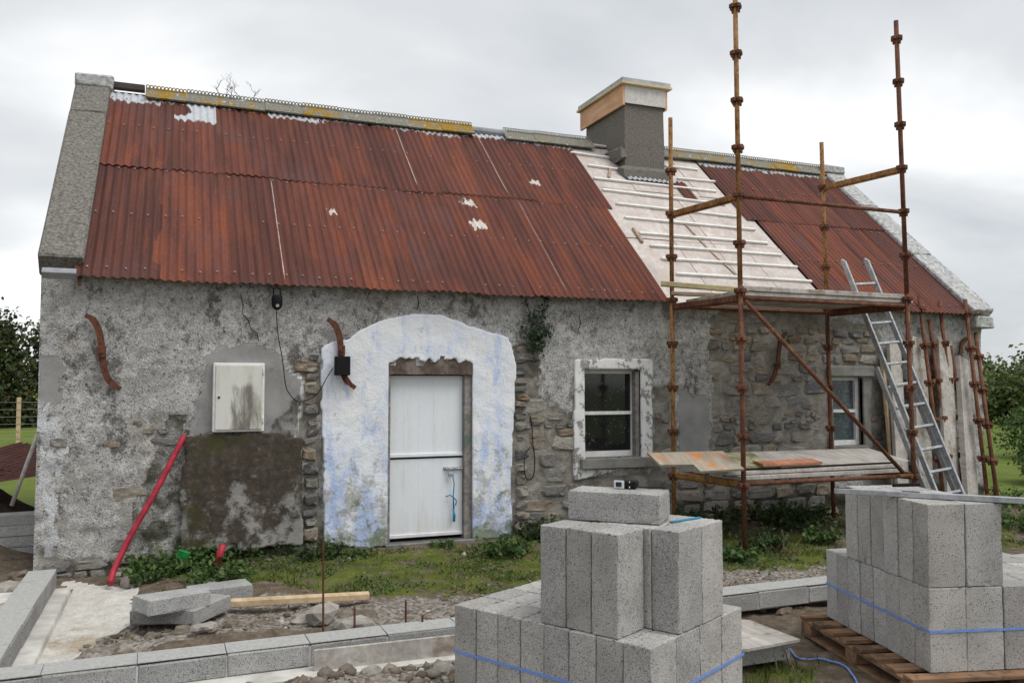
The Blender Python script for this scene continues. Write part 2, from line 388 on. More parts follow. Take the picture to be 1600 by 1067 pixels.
def m_wood(name, c0, c1, stain=None, sc=1, rough=.85, dirn=(1, .08, 1)):
    n = NT(name); v = n.co(tuple(22 * sc * q for q in dirn)); u = n.co()
    g = n.noise(v, 1.0, 6, .65, .4); b = n.noise(u, 3.5, 5, .6)
    c = n.ramp(g, (.3, c0), (.7, c1)); c = n.mix(.5, c, n.ramp(b, (.3, .3), (.7, .68)), 'OVERLAY')
    if stain: c = n.mix(n.ma('MULTIPLY', n.band(n.noise(u, 5, 6, .7, .3), .5, .62), .85), c, stain)
    return n.out(c, rough, n.bump(g, .35, .004), 0, .2)
M_grey_wood = m_wood('weathered_grey_timber', (.3, .275, .25), (.52, .49, .455))
M_plank_dirty = m_wood('cement_stained_plank', (.3, .28, .255), (.5, .475, .44), (.24, .19, .14))
M_pale_wood = m_wood('pale_sawn_timber', (.42, .3, .17), (.62, .49, .33))
M_yellow_wood = m_wood('yellow_treated_timber', (.36, .3, .15), (.52, .45, .27))
M_pink_board = m_wood('pinkish_white_sheathing', (.43, .38, .355), (.58, .54, .51), (.48, .4, .36))
M_batten = m_wood('pale_batten', (.6, .58, .56), (.78, .77, .75))
M_batten_d = m_wood('brown_batten', (.26, .19, .13), (.42, .33, .25))
M_pallet = m_wood('brown_pallet_timber', (.15, .085, .05), (.33, .2, .12), (.1, .07, .05))
M_green_ply = m_wood('mossy_board', (.2, .19, .1), (.4, .38, .28), (.12, .13, .05))
M_orange_ply = m_wood('peeling_orange_mossy_plywood', (.24, .21, .13), (.38, .34, .3), (.5, .17, .045))
M_red_ply = m_wood('torn_reddish_plywood', (.3, .12, .07), (.5, .25, .16))
M_form = m_wood('new_plywood', (.55, .31, .18), (.72, .46, .3))
M_form_y = m_wood('formwork_timber', (.5, .4, .25), (.66, .57, .4))
M_dark_wood = m_wood('dark_rotten_timber', (.05, .035, .028), (.15, .115, .095), (.2, .17, .15))
M_jamb = m_wood('weathered_jamb_timber', (.14, .12, .11), (.33, .3, .28), (.12, .15, .13))
M_coping = m_simple('weathered_concrete_coping', (.17, .16, .145), .95, .55, 38, 0, .9, .1)
M_white_cop = m_simple('white_painted_coping', (.38, .385, .385), .9, .5, 22, 0, .7, .1)
M_stack = m_simple('dark_render_chimney', (.17, .158, .142), .95, .35, 45, 0, .8, .1)
M_cement = m_simple('fresh_cement', (.42, .43, .45), .9, .25, 7, 0, .4, .15)
M_cream = m_simple('cream_formwork_face', (.6, .59, .57), .85, .15, 18, 0, .3, .1)
M_skim = m_simple('pale_cement_skim', (.37, .37, .36), .9, .16, 45, 0, .8, .1)
M_conc = m_simple('pale_footing_concrete', (.5, .49, .46), .9, .3, 5, 0, .4, .1)
def m_pvc():
    n = NT('white_pvc'); v = n.co(rnd=False); z = n.xyz(v)[2]; a = n.noise(n.co((6, 6, .8), rnd=False), 1, 6, .7); b = n.noise(v, 30, 5, .7)
    d = n.ma('MULTIPLY', n.band(n.ma('ADD', a, n.ma('MULTIPLY', n.band(z, .55, .1), .22)), .52, .85), .45)
    return n.out(n.mix(d, n.ramp(b, (.3, (.70, .735, .78)), (.7, (.75, .78, .82))), (.5, .46, .39)), .4, None, 0, .4)
M_white_pvc = m_pvc()
M_white_paint = m_simple('white_window_paint', (.7, .7, .69), .55, .12, 15, 0, .1, .3)
M_black = m_simple('black_plastic', (.008, .008, .009), .75, .2, 20, 0, .05, .2)
M_cable = m_simple('black_cable', (.012, .012, .012), .6, .2)
M_red = m_simple('red_pipe_plastic', (.33, .022, .04), .55, .4, 14, 0, .25, .3)
M_green = m_simple('green_plastic', (.012, .2, .045), .6, .35, 20, 0, .3)
M_blue = m_simple('blue_strap_plastic', (.16, .28, .66), .4, .12, 20, 0, .05, .4)
M_twine = m_simple('blue_twine', (.03, .22, .4), .7, .25, 30, 0, .2, .2)
M_steel = m_simple('galvanised_steel', (.4, .41, .42), .45, .25, 25, .7, .1, .4)
M_alu = m_simple('scuffed_aluminium', (.36, .375, .39), .55, .3, 22, .3, .2, .4)
M_darksteel = m_simple('dark_ridge_strip', (.06, .045, .05), .5, .2)
M_greyroll = m_simple('grey_ridge_roll', (.25, .26, .28), .6, .2)
M_sill = m_simple('worn_stone_sill', (.2, .195, .18), .9, .3, 8, 0, .5, .15)
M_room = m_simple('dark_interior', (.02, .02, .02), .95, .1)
M_inner = m_simple('masonry_core', (.12, .115, .11), .95, .3, 6, 0, .5, .1)
M_rock = m_simple('pale_rock', (.3, .28, .25), .95, .35, 12, 0, .7, .1)
M_rock_b = m_simple('earthy_rubble', (.15, .125, .1), .95, .4, 12, 0, .7, .1)
def m_gravel():
    n = NT('mixed_gravel'); g = n.N.new('ShaderNodeNewGeometry'); v = n.co()
    c = n.ramp(g.outputs['Random Per Island'], (0, (.09, .074, .058)), (.35, (.17, .145, .12)), (.65, (.25, .23, .2)), (.88, (.17, .135, .1)), (1, (.44, .42, .39)))
    return n.out(n.mix(.4, c, n.ramp(n.noise(v, 30, 4), (.3, .25), (.7, .7)), 'OVERLAY'), .95, n.bump(n.noise(v, 60, 4), .5, .004), 0, .1)
M_gravel = m_gravel()
M_mesh_wire = m_simple('fence_wire', (.3, .3, .3), .6, .1)
def m_tile():
    n = NT('lichened_ridge_tile'); v = n.co(); a = n.noise(v, 7, 6, .65); b = n.noise(v, 40, 4)
    c = n.ramp(b, (.3, (.13, .125, .105)), (.7, (.27, .26, .22)))
    c = n.mix(n.band(n.ma('ADD', a, n.ma('MULTIPLY', n.ma('SUBTRACT', n.rnd(), .5), .34)), .52, .6), c, n.ramp(b, (.3, (.2, .12, .02)), (.7, (.34, .22, .05))))
    c = n.mix(n.band(n.noise(v, 12, 5, .7), .6, .66), c, (.5, .5, .48))
    return n.out(c, .95, n.bump(b, .6, .008), 0, .1)
M_tile = m_tile()
def m_meter():
    n = NT('stained_cabinet_door'); v = n.co(rnd=False); s = n.co((7, 7, 1.6), rnd=False)
    x, y, z = n.xyz(v); a = n.noise(s, 1.2, 6, .65, .4)
    cen = n.ma('SUBTRACT', 1.0, n.band(n.ma('ABSOLUTE', n.ma('SUBTRACT', x, .02)), .04, .2))
    lw = n.band(z, .5, .1)
    m_ = n.band(n.ma('ADD', a, n.ma('MULTIPLY', n.ma('MULTIPLY', cen, n.band(z, .48, .38)), .26)), .56, .84)
    c = n.mix(m_, n.mix(n.ma('MULTIPLY', n.band(a, .4, .65), .5), (.6, .6, .57), (.48, .45, .33)), (.17, .155, .135))
    return n.out(c, .6, None, 0, .3)
M_meter = m_meter()
def m_glass():
    n = NT('dirty_window_glass'); v = n.co(rnd=False); a = n.noise(v, 40, 5, .7); b = n.noise(n.co((1, 1, .5), rnd=False), 9, 5, .7)
    spots = n.ma('MULTIPLY', n.band(a, .62, .66), n.band(b, .42, .6))
    d = n.ma('MAXIMUM', spots, n.ma('MULTIPLY', n.band(b, .5, .85), .06))
    c = n.mix(d, (.012, .013, .014), (.5, .52, .53))
    return n.out(c, n.ma('ADD', .07, n.ma('MULTIPLY', d, .6)), None, 0, .5)
M_glass = m_glass()
def m_glass2():
    n = NT('hazy_window_glass'); v = n.co(rnd=False); a = n.noise(v, 30, 6, .75); b = n.noise(n.co((1, 1, .4), rnd=False), 7, 5, .7)
    c = n.mix(n.band(n.ma('ADD', a, n.ma('MULTIPLY', b, .3)), .6, 1.0), (.05, .065, .08), (.22, .26, .3))
    return n.out(c, .15, None, 0, .6)
M_glass2 = m_glass2()
def m_leaf(name, c0, c1, c2):
    n = NT(name); v = n.co(); a = n.noise(v, 2.5, 3); g = n.N.new('ShaderNodeNewGeometry')
    c = n.ramp(g.outputs['Random Per Island'], (0, c0), (.55, c1), (1, c2)); c = n.mix(.4, c, n.ramp(a, (.3, .25), (.7, .7)), 'OVERLAY')
    m = n.out(c, .6, None, 0, .3)
    tr = n.N.new('ShaderNodeBsdfTranslucent'); n.L.new(c, tr.inputs[0]); ms = n.N.new('ShaderNodeMixShader'); ms.inputs[0].default_value = .25
    n.L.new(n.b.outputs[0], ms.inputs[1]); n.L.new(tr.outputs[0], ms.inputs[2]); n.L.new(ms.outputs[0], n.N['Material Output'].inputs[0])
    return m
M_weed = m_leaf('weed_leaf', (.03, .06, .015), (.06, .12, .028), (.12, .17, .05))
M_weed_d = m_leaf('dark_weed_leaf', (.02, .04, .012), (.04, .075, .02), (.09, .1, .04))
M_dry = m_leaf('dry_stalk', (.12, .085, .045), (.2, .15, .085), (.28, .22, .13))
M_ivy = m_leaf('ivy_leaf', (.018, .04, .018), (.035, .065, .03), (.07, .1, .05))
M_grass = m_leaf('grass_blade', (.045, .07, .016), (.085, .12, .028), (.2, .19, .08))
M_tree_d = m_leaf('hawthorn_leaf', (.02, .035, .012), (.045, .07, .02), (.1, .085, .03))
M_tree_l = m_leaf('hedge_leaf', (.05, .08, .025), (.1, .14, .04), (.18, .19, .07))
M_bark = m_simple('bark', (.08, .065, .05), .95, .4, 14, 0, .6, .1)
def m_ground():
    n = NT('building_site_ground'); v = n.co(rnd=False); gr, gv, co, fl = n.attr('zone')
    a = n.noise(v, 1.1, 6, .6); b = n.noise(v, 9, 6, .7); f = n.noise(v, 55, 4, .7)
    c = n.ramp(b, (.3, (.075, .058, .042)), (.52, (.145, .115, .085)), (.75, (.24, .205, .165)))
    gvm = n.ma('MULTIPLY', n.band(n.ma('ADD', gv, n.ma('MULTIPLY', n.ma('SUBTRACT', a, .5), 2.5)), .45, .9), .7)
    c = n.mix(gvm, c, n.ramp(n.vor(v, 38, 'F1', 1), (.2, (.13, .115, .1)), (.5, (.25, .23, .205)), (.8, (.4, .38, .35))))
    com = n.band(n.ma('ADD', co, n.ma('MULTIPLY', n.ma('SUBTRACT', b, .5), .7)), .42, .58)
    c = n.mix(com, c, n.mix(n.band(a, .55, .7), n.ramp(b, (.3, (.48, .46, .42)), (.7, (.68, .66, .62))), (.36, .29, .2)))
    grm = n.ma('MULTIPLY', n.band(n.ma('ADD', gr, n.ma('MULTIPLY', n.ma('SUBTRACT', n.noise(v, 5, 7, .75), .5), 2.6)), .66, 1.05), n.band(gr, .1, .6))
    grm = n.ma('MAXIMUM', grm, fl)
    c = n.mix(grm, c, n.ramp(n.noise(v, 4, 6, .7), (.3, (.05, .066, .016)), (.52, (.1, .125, .024)), (.75, (.19, .175, .06))))
    c = n.mix(n.ma('MULTIPLY', fl, .75), c, n.ramp(n.noise(v, .9, 7, .7), (.3, (.10, .145, .03)), (.7, (.16, .2, .05))))
    c = n.mix(.5, c, n.ramp(f, (.3, .25), (.7, .7)), 'OVERLAY')
    return n.out(c, .97, n.bump(n.ma('ADD', b, n.ma('MULTIPLY', f, .5)), .8, .03), 0, .1)
M_ground = m_ground()

# ------------------------------------------------------------------ ground
WY = 8.2                                    # front wall plane
def G(px, py, z=0.03): p = P(px, py, Z=z); return (p[0], p[1])
grass_poly = [G(225, 900), G(290, 868), G(420, 872), G(600, 866), G(850, 850), G(1100, 835), G(1300, 838), G(1300, 868), G(1130, 885), G(850, 915), G(700, 925), G(560, 925), G(380, 912)]
grass2 = [G(1135, 868), G(1275, 858), G(1420, 850), G(1600, 800), G(1600, 852), G(1270, 885), G(1135, 892)]
grass3 = [G(60, 1062), G(100, 1046), G(230, 1046), G(235, 1110), G(40, 1130)]
grass4 = [G(1170, 1030), G(1290, 1025), G(1270, 1090), G(1165, 1100)]
grav1 = [G(130, 1000), G(230, 960), G(420, 925), G(700, 925), G(860, 915), G(1140, 885), G(1300, 875), G(1300, 915), G(700, 975), G(100, 1030)]
grav2 = [G(230, 1050), G(500, 1020), G(720, 1000), G(720, 1120), G(200, 1130)]
slab_poly = [G(96, 905, .02), G(215, 912, .02), G(230, 950, .02), G(170, 990, .02), G(120, 1030, .02), G(25, 1040, .02)]
def gh(x, y):
    x = np.asarray(x, float); y = np.asarray(y, float)
    z = .07 * sstep(6.3, 8.0, y) * sstep(-.2, .8, x) + .05 * (fbm(x * 1.3, y * 1.3, 3) - .5) + .05 * (fbm(x * 5, y * 5, 9, 3) - .5) * sstep(30, 12, y)
    z = z - .012 * inpoly(x, y, slab_poly)
    z = z + .10 * np.maximum(0, fbm(x * 4.5, y * 4.5, 71, 5) - .42) * np.exp(-((x - .75) ** 2 / 1.6 + (y - 5.85) ** 2 / .35)) * 2.0 + .05 * np.abs(fbm(x * 9, y * 9, 73, 4) - .5) * sstep(7.4, 6.6, y) * sstep(4.0, 4.5, y) * sstep(-.6, .0, x)
    z = z + .07 * np.exp(-((x - .25) ** 2 / .5 + (y - 5.75) ** 2 / .12))            # earth bank by the kerb
    z = z + .1 * np.exp(-((x - .9) ** 2 / .9 + (y - 4.55) ** 2 / .06)) + .75 * np.exp(-((x + 2.1) ** 2 / .7 + (y - 10.0) ** 2 / 1.2)) * (.8 + .4 * fbm(x * 3, y * 3, 4))
    z = z + 1.2 * sstep(14, 60, y) * sstep(3, -6, x) * 0
    return z
def gz(x, y): return float(gh(x, y))
xs = np.concatenate([[-600, -250, -120, -60, -30, -18, -12, -8], np.arange(-5, -2, .15), np.arange(-2, 6.5, .05), np.arange(6.5, 12, .12), [13, 15, 18, 22, 28, 36, 50, 80, 150, 300, 600]])
ys = np.concatenate([[-600, -200, -80, -30, -10, -4, 0, 1.5], np.arange(2.4, 8.3, .05), np.arange(8.3, 13, .15), np.arange(13, 30, .8), [32, 36, 42, 50, 65, 90, 140, 250, 500, 1200]])
gx, gy = np.meshgrid(xs, ys); fx, fy = gx.ravel(), gy.ravel()
jx = fx + .16 * (fbm(fx * 4, fy * 4, 31) - .5) * 2; jy = fy + .16 * (fbm(fx * 4, fy * 4, 47) - .5) * 2
zone = np.zeros((len(fx), 4))
far = (fy > 9) | (fx < -1.6) & (fy > 8.4) | (fx > 10.5)
spoil = np.exp(-((fx + 2.1) ** 2 / 1.2 + (fy - 9.7) ** 2 / 3)) > .2
zone[:, 0] = (inpoly(jx, jy, grass_poly) | inpoly(jx, jy, grass2) | inpoly(jx, jy, grass3) | inpoly(jx, jy, grass4) | far) & ~spoil
zone[:, 1] = inpoly(jx, jy, grav1) | inpoly(jx, jy, grav2)
zone[:, 2] = inpoly(jx, jy, slab_poly)
zone[:, 3] = far & ~spoil
V, Q = grid_mesh('g', np.stack([fx, fy, gh(fx, fy)], 1), len(xs), len(ys))
me = arr_mesh('ground', V, Q, M_ground); attr(me, 'zone', zone)
struct(link('ground', me))
def grassness(x, y):
    jx = x + .16 * (fbm(x * 4, y * 4, 31) - .5) * 2; jy = y + .16 * (fbm(x * 4, y * 4, 47) - .5) * 2
    return inpoly(jx, jy, grass_poly) | inpoly(jx, jy, grass2) | inpoly(jx, jy, grass3) | inpoly(jx, jy, grass4)

# grass blades
def blades(name, n, box, test, h0, h1, mat, label):
    x = rng.uniform(box[0], box[1], n); y = rng.uniform(box[2], box[3], n)
    k = test(x, y) & (vn(x * 6, y * 6, 77) * .6 + vn(x * 2, y * 2, 78) * .4 > rng.uniform(.15, .75, n)); x, y = x[k], y[k]; n = len(x)
    z = gh(x, y) - .006; h = rng.uniform(h0, h1, n) * (.5 + vn(x * 3, y * 3, 12)); a = rng.uniform(0, 6.283, n); b = rng.uniform(0, 6.283, n); ln = rng.uniform(.2, .9, n) * h
    wv = .0035 + .003 * rng.random(n)
    A = np.stack([x - wv * np.cos(a), y - wv * np.sin(a), z], 1); B = np.stack([x + wv * np.cos(a), y + wv * np.sin(a), z], 1)
    mx, my = x + .4 * ln * np.cos(b), y + .4 * ln * np.sin(b)
    Cc = np.stack([mx + .7 * wv * np.cos(a), my + .7 * wv * np.sin(a), z + .65 * h], 1); Dd = np.stack([x + ln * np.cos(b), y + ln * np.sin(b), z + h], 1)
    E_ = np.stack([mx - .7 * wv * np.cos(a), my - .7 * wv * np.sin(a), z + .65 * h], 1)
    V = np.stack([A, B, Cc, Dd, E_], 1).reshape(-1, 3); i = np.arange(n)[:, None] * 5
    T = np.concatenate([i + [0, 1, 2], i + [0, 2, 4], i + [4, 2, 3]], 0)
    o = link(name, arr_mesh(name, V, T, mat, False)); o['kind'] = 'stuff'; return tag(o, label, 'grass')
blades('grass', 90000, (-1, 10, 4, 8.3), lambda x, y: grassness(x, y) & (y < 8.12) & (vn(x * 4.3, y * 4.3, 55) + .5 * vn(x * 13, y * 13, 56) > .68), .012, .045, M_grass, 'short patchy green grass in front of the cottage wall')
blades('grass_tuft', 9000, (-1.2, 3.6, 2.4, 4.9), grassness, .03, .13, M_grass, 'longer grass tufts outside the block footing wall')
def cover(name, n, box, test, size, mat, label):
    x = rng.uniform(box[0], box[1], n); y = rng.uniform(box[2], box[3], n); k = test(x, y); x, y = x[k], y[k]; n = len(x)
    p = np.stack([x, y, gh(x, y) + rng.uniform(.004, .03, n)], 1); d = rng.normal(size=(n, 3)) * .6 + (0, 0, 1); d /= np.linalg.norm(d, axis=1)[:, None]
    t = np.cross(d, rng.normal(size=(n, 3))); t /= np.linalg.norm(t, axis=1)[:, None]; b = np.cross(d, t); s = (size * rng.uniform(.5, 1.4, n))[:, None]
    V = np.stack([p - t * s, p + b * s * .6, p + t * s, p - b * s * .6], 1).reshape(-1, 3); i = np.arange(n)[:, None] * 4
    o = link(name, arr_mesh(name, V, np.concatenate([i + [0, 1, 2], i + [0, 2, 3]]), mat, False)); o['kind'] = 'stuff'; return tag(o, label, 'ground cover')
cover('ground_cover', 40000, (-.3, 9, 5, 8.15), lambda x, y: (grassness(x, y) | (y > 7.3) & (x > .2)) & (vn(x * 3.4, y * 3.4, 91) * .7 + vn(x * 11, y * 11, 92) * .3 > .58), .014, M_weed, 'low leafy ground cover along the cottage front')
cover('leaf_litter', 9000, (-.3, 9, 5, 8.15), lambda x, y: vn(x * 2.4, y * 2.4, 95) * .6 + vn(x * 9, y * 9, 96) * .4 > .55, .012, M_dry, 'dry leaf and straw litter on the earth')
# gravel
def ico():
    t = (1 + 5 ** .5) / 2
    v = np.array([(-1, t, 0), (1, t, 0), (-1, -t, 0), (1, -t, 0), (0, -1, t), (0, 1, t), (0, -1, -t), (0, 1, -t), (t, 0, -1), (t, 0, 1), (-t, 0, -1), (-t, 0, 1)], float); v /= np.linalg.norm(v[0])
    f = np.array([(0, 11, 5), (0, 5, 1), (0, 1, 7), (0, 7, 10), (0, 10, 11), (1, 5, 9), (5, 11, 4), (11, 10, 2), (10, 7, 6), (7, 1, 8), (3, 9, 4), (3, 4, 2), (3, 2, 6), (3, 6, 8), (3, 8, 9), (4, 9, 5), (2, 4, 11), (6, 2, 10), (8, 6, 7), (9, 8, 1)])
    return v, f
IV, IF = ico()
def gravel(name, n, box, test, s0, s1, label):
    x = rng.uniform(box[0], box[1], n); y = rng.uniform(box[2], box[3], n); k = test(x, y); x, y = x[k], y[k]; n = len(x)
    s = s0 + (s1 - s0) * rng.random(n) ** 5
    V = IV[None] * (1 + rng.uniform(-.3, .3, (n, 12, 1))) * s[:, None, None] * np.stack([rng.uniform(.7, 1.4, n), rng.uniform(.7, 1.4, n), rng.uniform(.5, .9, n)], 1)[:, None]
    V = V + np.stack([x, y, gh(x, y) + s * .1], 1)[:, None]
    T = (np.arange(n)[:, None, None] * 12 + IF[None]).reshape(-1, 3)
    o = link(name, arr_mesh(name, V.reshape(-1, 3), T, M_gravel, False)); o['kind'] = 'stuff'; return tag(o, label, 'gravel')
def near_wallfoot(x, y): return (y > 7.4) & (y < 8.1) & (vn(x * 2.5, y * 3, 5) > .62) & (x > .3)
gravel('gravel', 12000, (-1, 8, 4, 8.2), lambda x, y: (inpoly(x, y, grav1) & (vn(x * 3, y * 3, 8) > .5)) | near_wallfoot(x, y), .004, .03, 'loose stones and gravel between footing wall and cottage')
gravel('rubble', 9000, (-1, 2.6, 3, 4.9), lambda x, y: inpoly(x, y, grav2) & (vn(x * 4, y * 4, 6) > .3), .006, .045, 'grey rubble heaped outside the block footing wall')
gravel('pebbles', 500, (1.5, 6, 2.5, 8), lambda x, y: vn(x * 2, y * 2, 3) > .5, .005, .018, 'scattered pale pebbles on bare earth and grass')

# ------------------------------------------------------------------ cottage
X0, X1 = -1.06, 10.0; EZ = 2.6; RY = 10.8; RZ = 5.06; BY = 13.4
cot = empty('cottage', (X0, WY, 0), 'old stone cottage with rusted corrugated iron roof under repair', 'cottage')
CM = Matrix.Translation((-X0, -WY, 0))       # children are modelled in world coordinates
def cpart(mb, name, mat, parent=None, **k):
    o = mb.build(name, mat, None, **k); o.parent = parent or cot
    if parent is None: o.matrix_parent_inverse = CM
    return o
def clink(name, me, parent=None, M=None):
    o = link(name, me, None, M); o.parent = parent or cot
    if parent is None: o.matrix_parent_inverse = CM
    return o
def W(px, py): p = P(px, py, Y=WY); return (p[0], p[2])
DOOR = (1.955, 2.83, .1, 1.83); WIN1 = (4.09, 4.79, .86, 1.81); WIN2 = (7.45, 7.94, .9, 1.74)
OPEN = [DOOR, WIN1, WIN2]
def axis(a, b, step, must):
    v = list(np.arange(a, b, step)) + [b]; v = [q for q in v if all(abs(q - m) > step * .45 for m in must)] + list(must)
    return np.array(sorted(set(np.round(v, 4))))
wx = axis(X0, X1, .028, [q for o in OPEN for q in o[:2]]); wz = axis(-.25, EZ + .03, .028, [q for o in OPEN for q in o[2:]])
GX, GZ = np.meshgrid(wx, wz); ax, az = GX.ravel(), GZ.ravel()
pj = lambda s, k=.1: (fbm(ax * 5, az * 5, s) - .5) * 2 * k
jx, jz = ax + pj(61), az + pj(62)
def wp(*pts): return [W(*p) for p in pts]
ST = dict(
    tooth_l=(wp((474, 570), (502, 560), (506, 852), (474, 852)), .9),
    tooth_r=(wp((797, 540), (838, 555), (850, 620), (898, 655), (898, 760), (840, 800), (835, 838), (795, 838)), .9),
    bay=(wp((1105, 500), (1180, 470), (1296, 470), (1300, 590), (1300, 700), (1310, 860), (1060, 870), (1040, 760), (1110, 745), (1115, 640)), .93),
    right=(wp((1300, 500), (1372, 505), (1395, 760), (1352, 765), (1352, 585), (1300, 588)), .9),
    base=(wp((56, 868), (300, 872), (300, 930), (56, 930)), 1),
    sill=(wp((835, 745), (1052, 742), (1052, 870), (830, 850)), .85),
    w1r=(wp((1022, 610), (1055, 600), (1055, 745), (1022, 740)), .6),
    low_l=(wp((62, 680), (290, 640), (288, 868), (60, 868)), .38),
    rightend=(wp((1395, 560), (1535, 560), (1530, 800), (1395, 800)), .3))
stone_m = np.zeros(len(ax))
for k, (pl, pr_) in ST.items(): stone_m = np.maximum(stone_m, inpoly(jx, jz, pl) * (1.0 if pr_ > .5 else .42))
cem = inpoly(jx, jz, wp((310, 600), (335, 545), (380, 528), (430, 545), (470, 580), (470, 690), (305, 668)))
cem |= inpoly(jx, jz, wp((1062, 610), (1105, 625), (1112, 745), (1060, 745)))
cem |= inpoly(jx, jz, wp((60, 550), (96, 560), (98, 620), (80, 640), (60, 625)))
paint = .34 * inpoly(jx, jz, wp((60, 625), (130, 610), (180, 640), (290, 640), (290, 870), (60, 870)))
paint = np.maximum(paint, .6 * inpoly(jx, jz, wp((58, 620), (90, 630), (100, 690), (80, 870), (58, 880))))
paint = np.maximum(paint, .5 * inpoly(jx, jz, wp((125, 610), (180, 612), (175, 650), (130, 640))))
paint = np.maximum(paint, .3 * inpoly(jx, jz, wp((1300, 480), (1540, 480), (1540, 780), (1380, 780), (1370, 600), (1300, 560))))
paint = np.maximum(paint, .62 * inpoly(jx, jz, wp((463, 580), (475, 580), (474, 700), (464, 700))))
moss = .75 * sstep(.55, .1, az) * sstep(-.2, .25, ax) + .5 * sstep(1.3, .3, az) * np.exp(-((ax - .2) / .3) ** 2) + .45 * sstep(.7, .1, az) * (ax > 4.8)
moss = np.maximum(moss, .55 * inpoly(jx, jz, wp((800, 540), (845, 545), (850, 590), (812, 600))))
moss = np.maximum(moss, .35 * sstep(2.35, 2.6, az))  # same dark mottling, stronger towards the wall top
moss = np.maximum(moss, .62 * inpoly(jx, jz, wp((285, 662), (330, 672), (415, 672), (472, 600), (474, 700), (280, 700))))
moss = np.maximum(moss, .58 * inpoly(jx, jz, wp((215, 760), (270, 640), (292, 640), (292, 900), (190, 900))))
moss = np.maximum(moss, .36 * inpoly(jx, jz, wp((330, 560), (470, 580), (470, 690), (305, 670))))
big = (fbm(ax * 1.1, az * 1.1, 21) - .5) * .05
dep = big + (fbm(ax * 7, az * 7, 22, 3) - .5) * .032 * (1 - .85 * cem) + .012 * stone_m + .02 * np.maximum(0, stone_m - .3) * (fbm(ax * 9, az * 9, 29) - .2)
lump = np.maximum(0, fbm(ax * 3.2, az * 5.5, 81, 3) - .48) * (1 - .9 * cem) * (.55 + .45 * sstep(1.9, .9, az)); dep = dep + .11 * lump - .02 * np.maximum(0, fbm(ax * 5, az * 8, 83, 3) - .5)
Vw = np.stack([ax, WY + dep, az], 1)
cx = (GX[:-1, :-1] + GX[1:, 1:]) / 2; cz = (GZ[:-1, :-1] + GZ[1:, 1:]) / 2
keep = np.ones(cx.shape, bool)
for o in OPEN: keep &= ~((cx > o[0]) & (cx < o[1]) & (cz > o[2]) & (cz < o[3]))
V, Q = grid_mesh('w', Vw, len(wx), len(wz), keep)
me = arr_mesh('wall', V, Q, M_wall); attr(me, 'zone', np.stack([paint, cem * 1.0, stone_m, np.clip(moss, 0, 1)], 1))
wall = clink('wall', me); wall['label'] = 'rough grey rendered front wall with bare rubble stone patches'
def wally(x, z):
    b = (fbm(np.array([x * 1.1]), np.array([z * 1.1]), 21)[0] - .5) * .05; return WY + float(b)
# reveals, other walls
for (a, b, c, d) in OPEN:
    q = [(a, c), (b, c), (b, d), (a, d)]; o4 = [(a - .05, c - .05), (b + .05, c - .05), (b + .05, d + .05), (a - .05, d + .05)]
    vs = [(x, WY + .012, z) for x, z in q] + [(x, WY + .4, z) for x, z in q] + [(x, WY + .03, z) for x, z in o4]
    cpart(MB().add(vs, [(i, (i + 1) % 4, (i + 1) % 4 + 4, i + 4) for i in range(4)] + [(i, (i + 1) % 4, (i + 1) % 4 + 8, i + 8) for i in range(4)]), 'reveal', M_inner)
gm = MB()
def gable(x0, x1):
    vs = [(x, y, z) for x in (x0, x1) for (y, z) in ((WY + .06, -.2), (BY, -.2), (BY, EZ), (RY, RZ - .02), (WY + .06, EZ))]
    return MB().add(vs, [(0, 1, 2, 3, 4), (9, 8, 7, 6, 5)] + [(i, (i + 1) % 5, (i + 1) % 5 + 5, i + 5) for i in range(5)])
cpart(gable(X0 + .004, X0 + .45), 'gable_wall', M_white_cop); cpart(gable(X1 - .45, X1 - .004), 'gable_wall', M_white_cop)
cpart(MB().box(X0 + .46, X1 - .46, BY - .4, BY - .003, -.2, EZ - .02), 'back_wall', M_inner)
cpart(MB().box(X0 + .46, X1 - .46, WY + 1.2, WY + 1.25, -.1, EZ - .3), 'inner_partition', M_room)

# rubble stones bedded in the wall
def stone_mesh(seed):
    r = random.Random(seed); n = r.choice((6, 7, 8)); vs = []
    ang = sorted((2 * math.pi * (i + r.uniform(-.28, .28)) / n) for i in range(n)); e = r.uniform(.32, .6); rad = [r.uniform(.86, 1.06) for _ in range(n)]
    for (k, yy, jy) in ((.74, -.5, .10), (.96, -.34, .08), (1.0, .5, 0)):
        for i in range(n):
            c, s_ = math.cos(ang[i]), math.sin(ang[i]); q = k * rad[i]
            vs.append((.5 * math.copysign(abs(c) ** e, c) * q, yy + r.uniform(-jy, jy), .5 * math.copysign(abs(s_) ** e, s_) * q))
    vs.append((r.uniform(-.15, .15), -.5 + r.uniform(-.1, .05), r.uniform(-.15, .15)))
    fs = [(a * n + i, a * n + (i + 1) % n, (a + 1) * n + (i + 1) % n, (a + 1) * n + i) for a in range(2) for i in range(n)] + [(len(vs) - 1, (i + 1) % n, i) for i in range(n)]
    return MB().add(vs, fs).mesh('stone', M_stone, False)
SM = [stone_mesh(i) for i in range(14)]
keepout = [(1.3, 3.29, 0, 2.4), (3.98, 4.95, .7, 1.95), (7.38, 8.0, .8, 1.85), (.05, 1.15, 0, 1.25), (.25, .86, 1.1, 1.95)]
z = -.02; ns = 0
